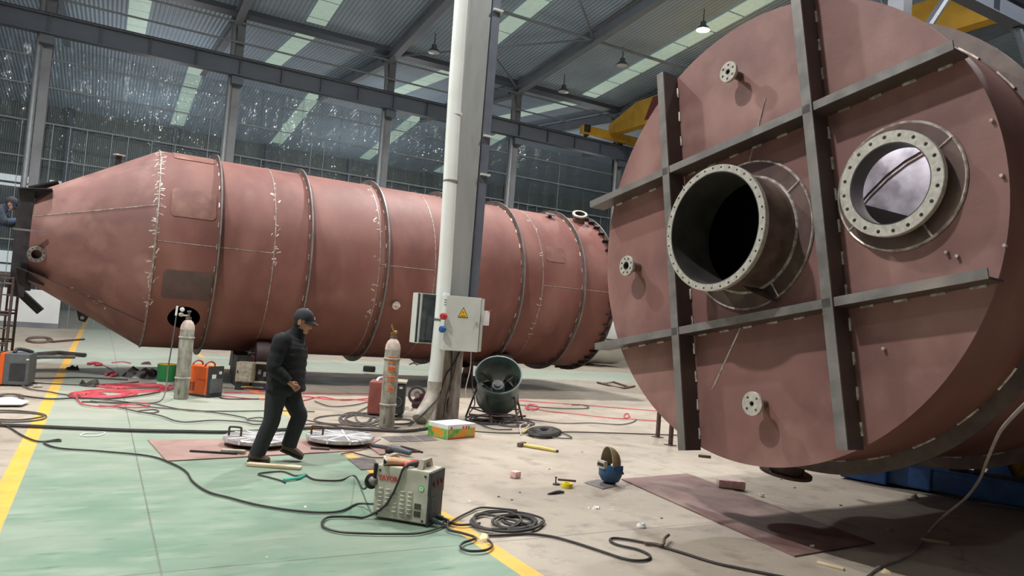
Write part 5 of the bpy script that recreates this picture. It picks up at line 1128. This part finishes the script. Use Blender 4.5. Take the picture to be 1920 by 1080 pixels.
rods('twisted wire end in front of the angle grinder', [(721, 857), (726, 861), (735, 858)], .015, 'cable_grey', 'wire_end', 'wire')
rods('long dark pipe bundle on the floor left of the sack heap', [(38, 669), (70, 664), (110, 661), (160, 666)], .05, 'rubber', 'rubber_pipe', 'pipe'); rods('second dark pipe of the bundle by the scaffold', [(30, 672), (80, 669), (140, 669)], .04, 'cable_grey', 'rubber_pipe', 'pipe')
rods('thin brown pole on the floor past the coiled rope', [(96, 641), (130, 638), (158, 636)], .03, 'rust_bar', 'pole', 'pole')
rods('white steel pin beside the slate grey welding machine', [(62, 724), (79, 724)], .025, 'bright_steel', 'pin', 'pin')
rods('tangled dark roots of wire under the long vessel right of the lettered cylinder', [(768, 683), (776, 680), (782, 684), (790, 681), (784, 677)], .022, 'rubber', 'wire_tangle', 'wire')
for i, pp in enumerate(([(884, 786), (930, 789), (984, 793)], [(880, 777), (940, 783), (985, 780)], [(898, 791), (925, 786), (950, 788)])): rods(('front', 'rear', 'short')[i] + ' steel bar on the floor beneath the drum fan', pp, .018, ('mill_steel', 'rust_bar', 'dark_steel')[i], 'steel_bar', 'bar')
for i, px in enumerate(((1233, 820), (1257, 835))):
    c_ = g(*px); t = thing('pipe_prop', ('rear' if i == 0 else 'front') + ' thin rusty steel prop standing behind the lower disc rim', 'prop', (c_.x, c_.y, 0), 0, 'thin steel props'); MB().box((0, 0, .31), (.05, .05, .6)).build('post', 'rust_bar', t, 0); MB().box((0, 0, .005), (.14, .14, .01)).build('foot_plate', 'rust_bar', t, 0)
b = MB(); rr = random.Random(5)
for i, pp in enumerate((((1120, 717), (1140, 722), (1170, 728), (1190, 724)), ((1132, 719), (1150, 716), (1180, 726)))): rods(('long' if i == 0 else 'short') + ' grey twig of scrap wire on the floor left of the disc rim', pp, .03, 'rope_brown', 'scrap_wire', 'wire')

# ------------------------------------------------------------------ cables and hoses
ZC = [0]
def cable(label, pts, r=.009, m='rubber', name='cable', cat='cable', group=None, sub=6, n=6):
    ZC[0] = (ZC[0] + 1) % 7; z = r + .001 + .0025 * ZC[0]
    P = [p if isinstance(p, Vector) else g(p[0], p[1], z) for p in pts]
    return tag(MB().tube(crom(P, sub), r, n).build(name, m), label, cat, group)
def loops(cx, cy, rx, ry, n, seed, a0=0, jit=.12):
    rr = random.Random(seed); out = []; ox = oy = 0; sx = sy = 1
    for k in range(int(n * 10) + 1):
        q = a0 + 2 * PI * k / 10
        if k % 10 == 0: ox, oy, sx, sy = rr.uniform(-jit, jit) * rx, rr.uniform(-jit, jit) * ry, rr.uniform(.8, 1.08), rr.uniform(.8, 1.08)
        out.append((cx + ox + rx * sx * math.cos(q), cy + oy + ry * sy * math.sin(q)))
    return out
cable('thick black cable running straight across the green aisle floor', [(-20, 796), (60, 799), (150, 803), (250, 807), (350, 809), (440, 810), (520, 806), (600, 802), (700, 806), (760, 808), (815, 801)], .022)
cable('thin black cable curving across the green floor to the grey welding machine', [(-10, 790), (15, 800), (45, 818), (75, 828), (108, 824), (112, 827), (82, 829), (110, 840), (190, 846), (280, 855), (325, 870), (350, 885), (362, 903), (390, 922), (430, 933), (480, 946), (540, 956), (600, 961), (640, 958), (670, 945), WMm @ V(-.04, .1, .09), WMm @ V(.01, .1, .12)], .0095)
h = lambda x, z: WMm @ V(x, -.014, z)
cable('black holder cable looping over the front of the grey welding machine', [WMm @ V(.265, -.005, .455), h(.25, .42), h(.225, .33), h(.185, .23), h(.13, .13), h(.05, .06), WMm @ V(-.04, -.05, .014), (660, 969), (620, 969), (605, 977), (607, 988), (635, 997), (680, 1000), (740, 1001), (790, 999), (832, 986), (860, 970), (880, 960), (900, 952), (930, 953), (970, 957)], .0095)
cable('dark earth cable from the front plugs of the grey welding machine', [WMm @ V((pB - pA).length + .10, .08, .035), (835, 978), (860, 984), (885, 983), (900, 981)], .011)
cable('second dark lead from the grey welding machine crossing the yellow line', [WMm @ V((pB - pA).length + .10, .2, .03), (840, 992), (865, 999), (890, 1007), (885, 1012), (868, 1018), (864, 1026), (880, 1033), (908, 1032), (921, 1026), (922, 1019), (915, 1013)], .010)
cable('coiled dark cable heap on the yellow line right of the grey welding machine', loops(955, 976, 66, 21, 1.6, 1) + loops(962, 977, 42, 15, 3.2, 2, .5) + loops(935, 975, 50, 18, 1.2, 3) , .010)
cable('small inner loop of dark cable inside the coiled cable heap', loops(975, 976, 28, 9, 2.3, 4), .010)
cable('long dark cable swerving over the beige floor in the foreground', [(900, 1004), (930, 1004), (985, 1001), (1030, 1005), (1070, 1015), (1120, 1031), (1165, 1046), (1192, 1051), (1214, 1049), (1218, 1041), (1195, 1030), (1160, 1022), (1144, 1014), (1150, 1009), (1180, 1012), (1230, 1022), (1275, 1035), (1340, 1055), (1400, 1068), (1490, 1086)], .010)
tag(MB().tube(crom([g(1208, 1018, .02), g(1228, 1020, .02), g(1243, 1022, .03), g(1246, 1010, .05), g(1254, 1003, .05)], 3), .012, 6).build('earth_clamp', 'rope_brown'), 'rusty brown earth clamp tied on the foreground cable', 'clamp')
hp_ = g(1740, 1000); yp = hp_.y
cable('thin pale grey hose climbing from the floor in front of the disc-ended vessel', [(1610, 1092), (1650, 1062), (1690, 1048), (1716, 1030), (1740, 1000)] + [at(a_, c_, 'y', yp - .30 * i) for i, (a_, c_) in enumerate(((1770, 968), (1810, 935), (1836, 900), (1850, 865), (1872, 815), (1895, 785), (1935, 745)), 1)], .011, 'hose_light', 'hose', 'hose')
# red hoses
cable('red hose running right from the drum fan towards the disc rim', [(925, 744), (978, 751), (1075, 758), (1150, 764), (1240, 771)], .010, 'hose_red', 'hose', 'hose')
cable('lower red hose with a small loop left of the disc rim', [(985, 763), (1000, 766), (1035, 772), (1080, 776), (1130, 782), (1170, 785), (1180, 780), (1176, 775), (1170, 779), (1180, 785), (1240, 790)], .010, 'hose_red', 'hose', 'hose')
cable('red hose knot right of the drum fan', loops(998, 763, 12, 5, 2.4, 6), .009, 'hose_red', 'hose', 'hose')
cable('red hose passing behind the walking man to the red-brown machine', [(420, 735), (500, 738), (570, 743), (620, 749), (660, 749), (705, 752)], .012, 'hose_red', 'hose', 'hose')
cable('second red hose behind the walking man', [(415, 742), (480, 748), (560, 752), (600, 744), (640, 750), (690, 747)], .010, 'hose_red', 'hose', 'hose')
cable('red hose line under the long vessel from the orange machine', [(410, 725), (440, 728), (520, 735), (600, 737), (700, 738)], .009, 'hose_red', 'hose', 'hose')
cable('left part of the tangled red hose pile on the aisle', loops(160, 741, 28, 5, 7, 7, 0, .35), .009, 'hose_red', 'hose', 'hose')
cable('middle part of the tangled red hose pile on the aisle', loops(205, 738, 46, 6, 9, 8, 0, .35), .009, 'hose_red', 'hose', 'hose')
cable('right part of the tangled red hose pile by the left gas cylinder', loops(268, 728, 50, 6, 9, 9, 0, .35), .009, 'hose_red', 'hose', 'hose')
cable('upper loops of the red hose pile near the green pail', loops(240, 723, 60, 3.5, 6, 10, 0, .35), .009, 'hose_red', 'hose', 'hose')
cable('pale pink hose looping out of the red hose pile', [(140, 742), (148, 752), (160, 759), (195, 762), (240, 758), (270, 756), (280, 760), (262, 764), (225, 763), (185, 760)], .011, 'hose_red', 'hose', 'hose')
cable('red hose end on the floor under the cone', [(165, 682), (178, 680), (190, 683), (178, 684)], .03, 'hose_red', 'hose', 'hose')
cable('dark red hose piece near the sack heap', [(198, 702), (210, 699), (220, 702), (208, 704)], .03, 'hose_red', 'hose', 'hose')
cable('thin red line from the hose end to the red pile', [(190, 683), (205, 690), (221, 700)], .008, 'hose_red', 'hose', 'hose')
cable('thin red hose lying behind the sack heap', [(210, 680), (230, 678), (245, 681)], .012, 'hose_red', 'hose', 'hose')
# grey cables on the aisle
cable('grey cable from the hose pile to the feet of the walking man', [(170, 752), (220, 757), (285, 757), (320, 764), (362, 770), (440, 771), (520, 770), (590, 772)], .010, 'cable_grey')
cable('second grey cable beside it ending in small loops', [(180, 748), (240, 754), (290, 764), (362, 769), (420, 776), (458, 783), (468, 788), (500, 790), (490, 783), (466, 785)], .010, 'cable_grey')
cable('third grey cable wandering over the green floor', [(218, 762), (255, 771), (300, 779), (340, 791), (400, 788), (455, 791), (480, 796), (520, 792)], .010, 'cable_grey')
cable('small grey cable loop on the green floor', [(255, 771), (285, 768), (298, 771), (285, 774), (258, 772)], .009, 'cable_grey')
cable('dark lead of the orange welding machine trailing right', [(408, 735), (412, 744), (430, 748), (500, 748), (560, 749)], .011, 'rubber')
cable('pair of dark cables along the wet floor under the cone', [(50, 709), (90, 709), (160, 708), (240, 712)], .014, 'rubber')
cable('second dark cable along the floor under the cone', [(48, 717), (110, 720), (180, 722), (260, 716)], .012, 'rubber')
cable('brown cable from the slate machine to the hose pile', [(42, 723), (60, 730), (95, 735), (110, 738), (150, 744)], .012, 'cable_grey')
cable('dark thick cable crossing under the red hose pile', [(40, 742), (70, 746), (100, 748), (150, 746), (200, 748), (260, 742), (300, 735)], .014, 'rubber')
cable('coil of cable left of the yellow line by the slate machine', loops(18, 744, 26, 6, 3, 11), .012, 'cable_grey')
cable('wide brown cable loops at the left edge on the beige floor', [(-20, 769), (30, 770), (70, 774), (87, 780), (75, 787), (30, 791), (-20, 789), (-20, 786), (35, 787), (70, 783), (82, 779), (60, 775), (10, 773), (-20, 774)], .010, 'cable_grey')
tag(MB().tube(crom([g(*p, .03) for p in loops(74, 637, 24, 5, 4, 12)], 4), .03, 6).build('rope_coil', 'rope_brown'), 'coil of brown rope on the far floor under the cone', 'rope')
cable('main heap of grey cable loops left of the lettered gas cylinder', loops(675, 786, 34, 11, 6, 13, 0, .3), .011, 'cable_grey')
cable('wide grey cable loop left of the lettered gas cylinder', loops(655, 787, 62, 9, 2.2, 14), .010, 'cable_grey')
cable('flat dark loop of cable behind the lettered gas cylinder', loops(745, 791, 26, 5, 2, 15), .011, 'rubber')
cable('grey lead curling over the heap of cable loops', [(590, 752), (620, 762), (660, 760), (700, 752), (690, 762), (668, 775), (672, 790), (700, 800)], .010, 'cable_grey')
cable('brown lead from the cable heap along the round cover plates', [(560, 796), (600, 795), (650, 797), (700, 800), (760, 808)], .010, 'rope_brown')
cable('second lead running past the right round cover plate', [(575, 788), (640, 801), (690, 812), (698, 818), (702, 820)], .009, 'rubber')
cable('dark loops of cable beneath the drum fan', loops(925, 786, 44, 9, 4, 16, 0, .3), .011, 'rubber')
cable('brown loops of cable at the right leg of the drum fan', loops(968, 793, 30, 7, 4, 17, 0, .3), .010, 'cable_grey')
cable('grey cable winding right from the drum fan', [(985, 785), (1020, 790), (1060, 794), (1110, 793), (1160, 796), (1185, 792), (1193, 786)], .009, 'cable_grey')
cable('grey double cable right of the drum fan', [(960, 757), (1010, 763), (1060, 766), (1095, 766), (1104, 763), (1092, 759), (1072, 759)], .012, 'cable_grey')
cable('dark cable running right past the black cable bundle', [(885, 808), (920, 811), (970, 812), (1060, 810), (1150, 812), (1270, 816)], .010, 'rubber')
cable('black cable hanging from the grey switch box down to the floor', [V(5.30, 10.55, 1.16), V(5.28, 10.50, .7), V(5.31, 10.4, .35), (880, 778), (905, 797), (930, 805), (960, 805)], .010, 'rubber')
cable('thin pale wire dropping from the bottom of the grey switch box', [V(5.22, 10.5, 1.18), V(5.21, 10.46, .9), V(5.15, 10.44, .6), V(5.16, 10.42, .45)], .007, 'hose_pale', 'wire', 'wire')
cable('black cable crossing the dirty column foot diagonally', [V(5.2, 10.86, 1.15), V(5.08, 10.86, .9), V(4.98, 10.86, .75), V(4.86, 10.72, .55), V(4.74, 10.58, .4), (770, 797), (740, 802)], .012, 'rubber')
cable('second black cable down the front of the dirty column foot', [V(5.05, 10.86, 1.15), V(5.08, 10.86, .7), V(5.05, 10.86, .3), (838, 800), (850, 806)], .012, 'rubber')
cable('third thin cable on the dirty column foot', [V(5.16, 10.865, 1.12), V(5.12, 10.86, .8), V(5.02, 10.86, .4), V(5.0, 10.86, .06)], .008, 'cable_grey')
cable('black cable bundle loops with yellow cord on the beige floor', loops(1020, 810, 28, 8, 3, 18, 0, .1) + loops(1020, 809, 20, 6, 3, 19, 0, .1) + loops(1020, 808, 12, 4, 3, 20, 0, .1), .034, 'rubber')
cable('thin dark cable trailing right of the black bundle', [(1030, 803), (1055, 812), (1072, 820), (1060, 822), (1035, 820)], .010, 'cable_grey')
cable('yellow cord across the black cable bundle', [(980, 811), (990, 805), (1005, 802), (1000, 808), (990, 814)], .016, 'wood_yellow', 'cord', 'cord')
cable('white cord looping up beside the black cable bundle', [V(*(g(977, 815, .02))), V(*g(975, 800, .03)), V(*g(982, 795, .05)), V(*g(992, 797, .02)), (985, 803)], .010, 'hose_pale', 'cord', 'cord')
cable('loop of white string on the green floor', [(150, 816), (160, 812), (180, 811), (197, 811), (185, 817), (165, 818), (150, 817)], .007, 'paper', 'string', 'string')
cable('black cord of the hung grinder running left over the green floor', [WMm @ V(-.06, .09, .31), WMm @ V(-.14, .1, .2), (665, 892), (640, 900), (615, 901), (590, 899), (577, 893), (572, 889), (555, 892), (535, 885), (520, 884), (490, 887), (486, 890), (510, 896), (530, 902), (535, 905)], .008, 'rubber', 'cord', 'cord')
cable('teal green rope tied round the black cord', [(532, 900), (545, 898), (560, 896), (572, 889), (566, 893), (555, 897)], .014, 'rope_teal', 'rope', 'rope')
cable('thin cord between the pinkish sheet and the wire end', [(640, 851), (660, 848), (668, 850), (690, 856), (700, 858), (722, 858)], .007, 'rubber', 'cord', 'cord')
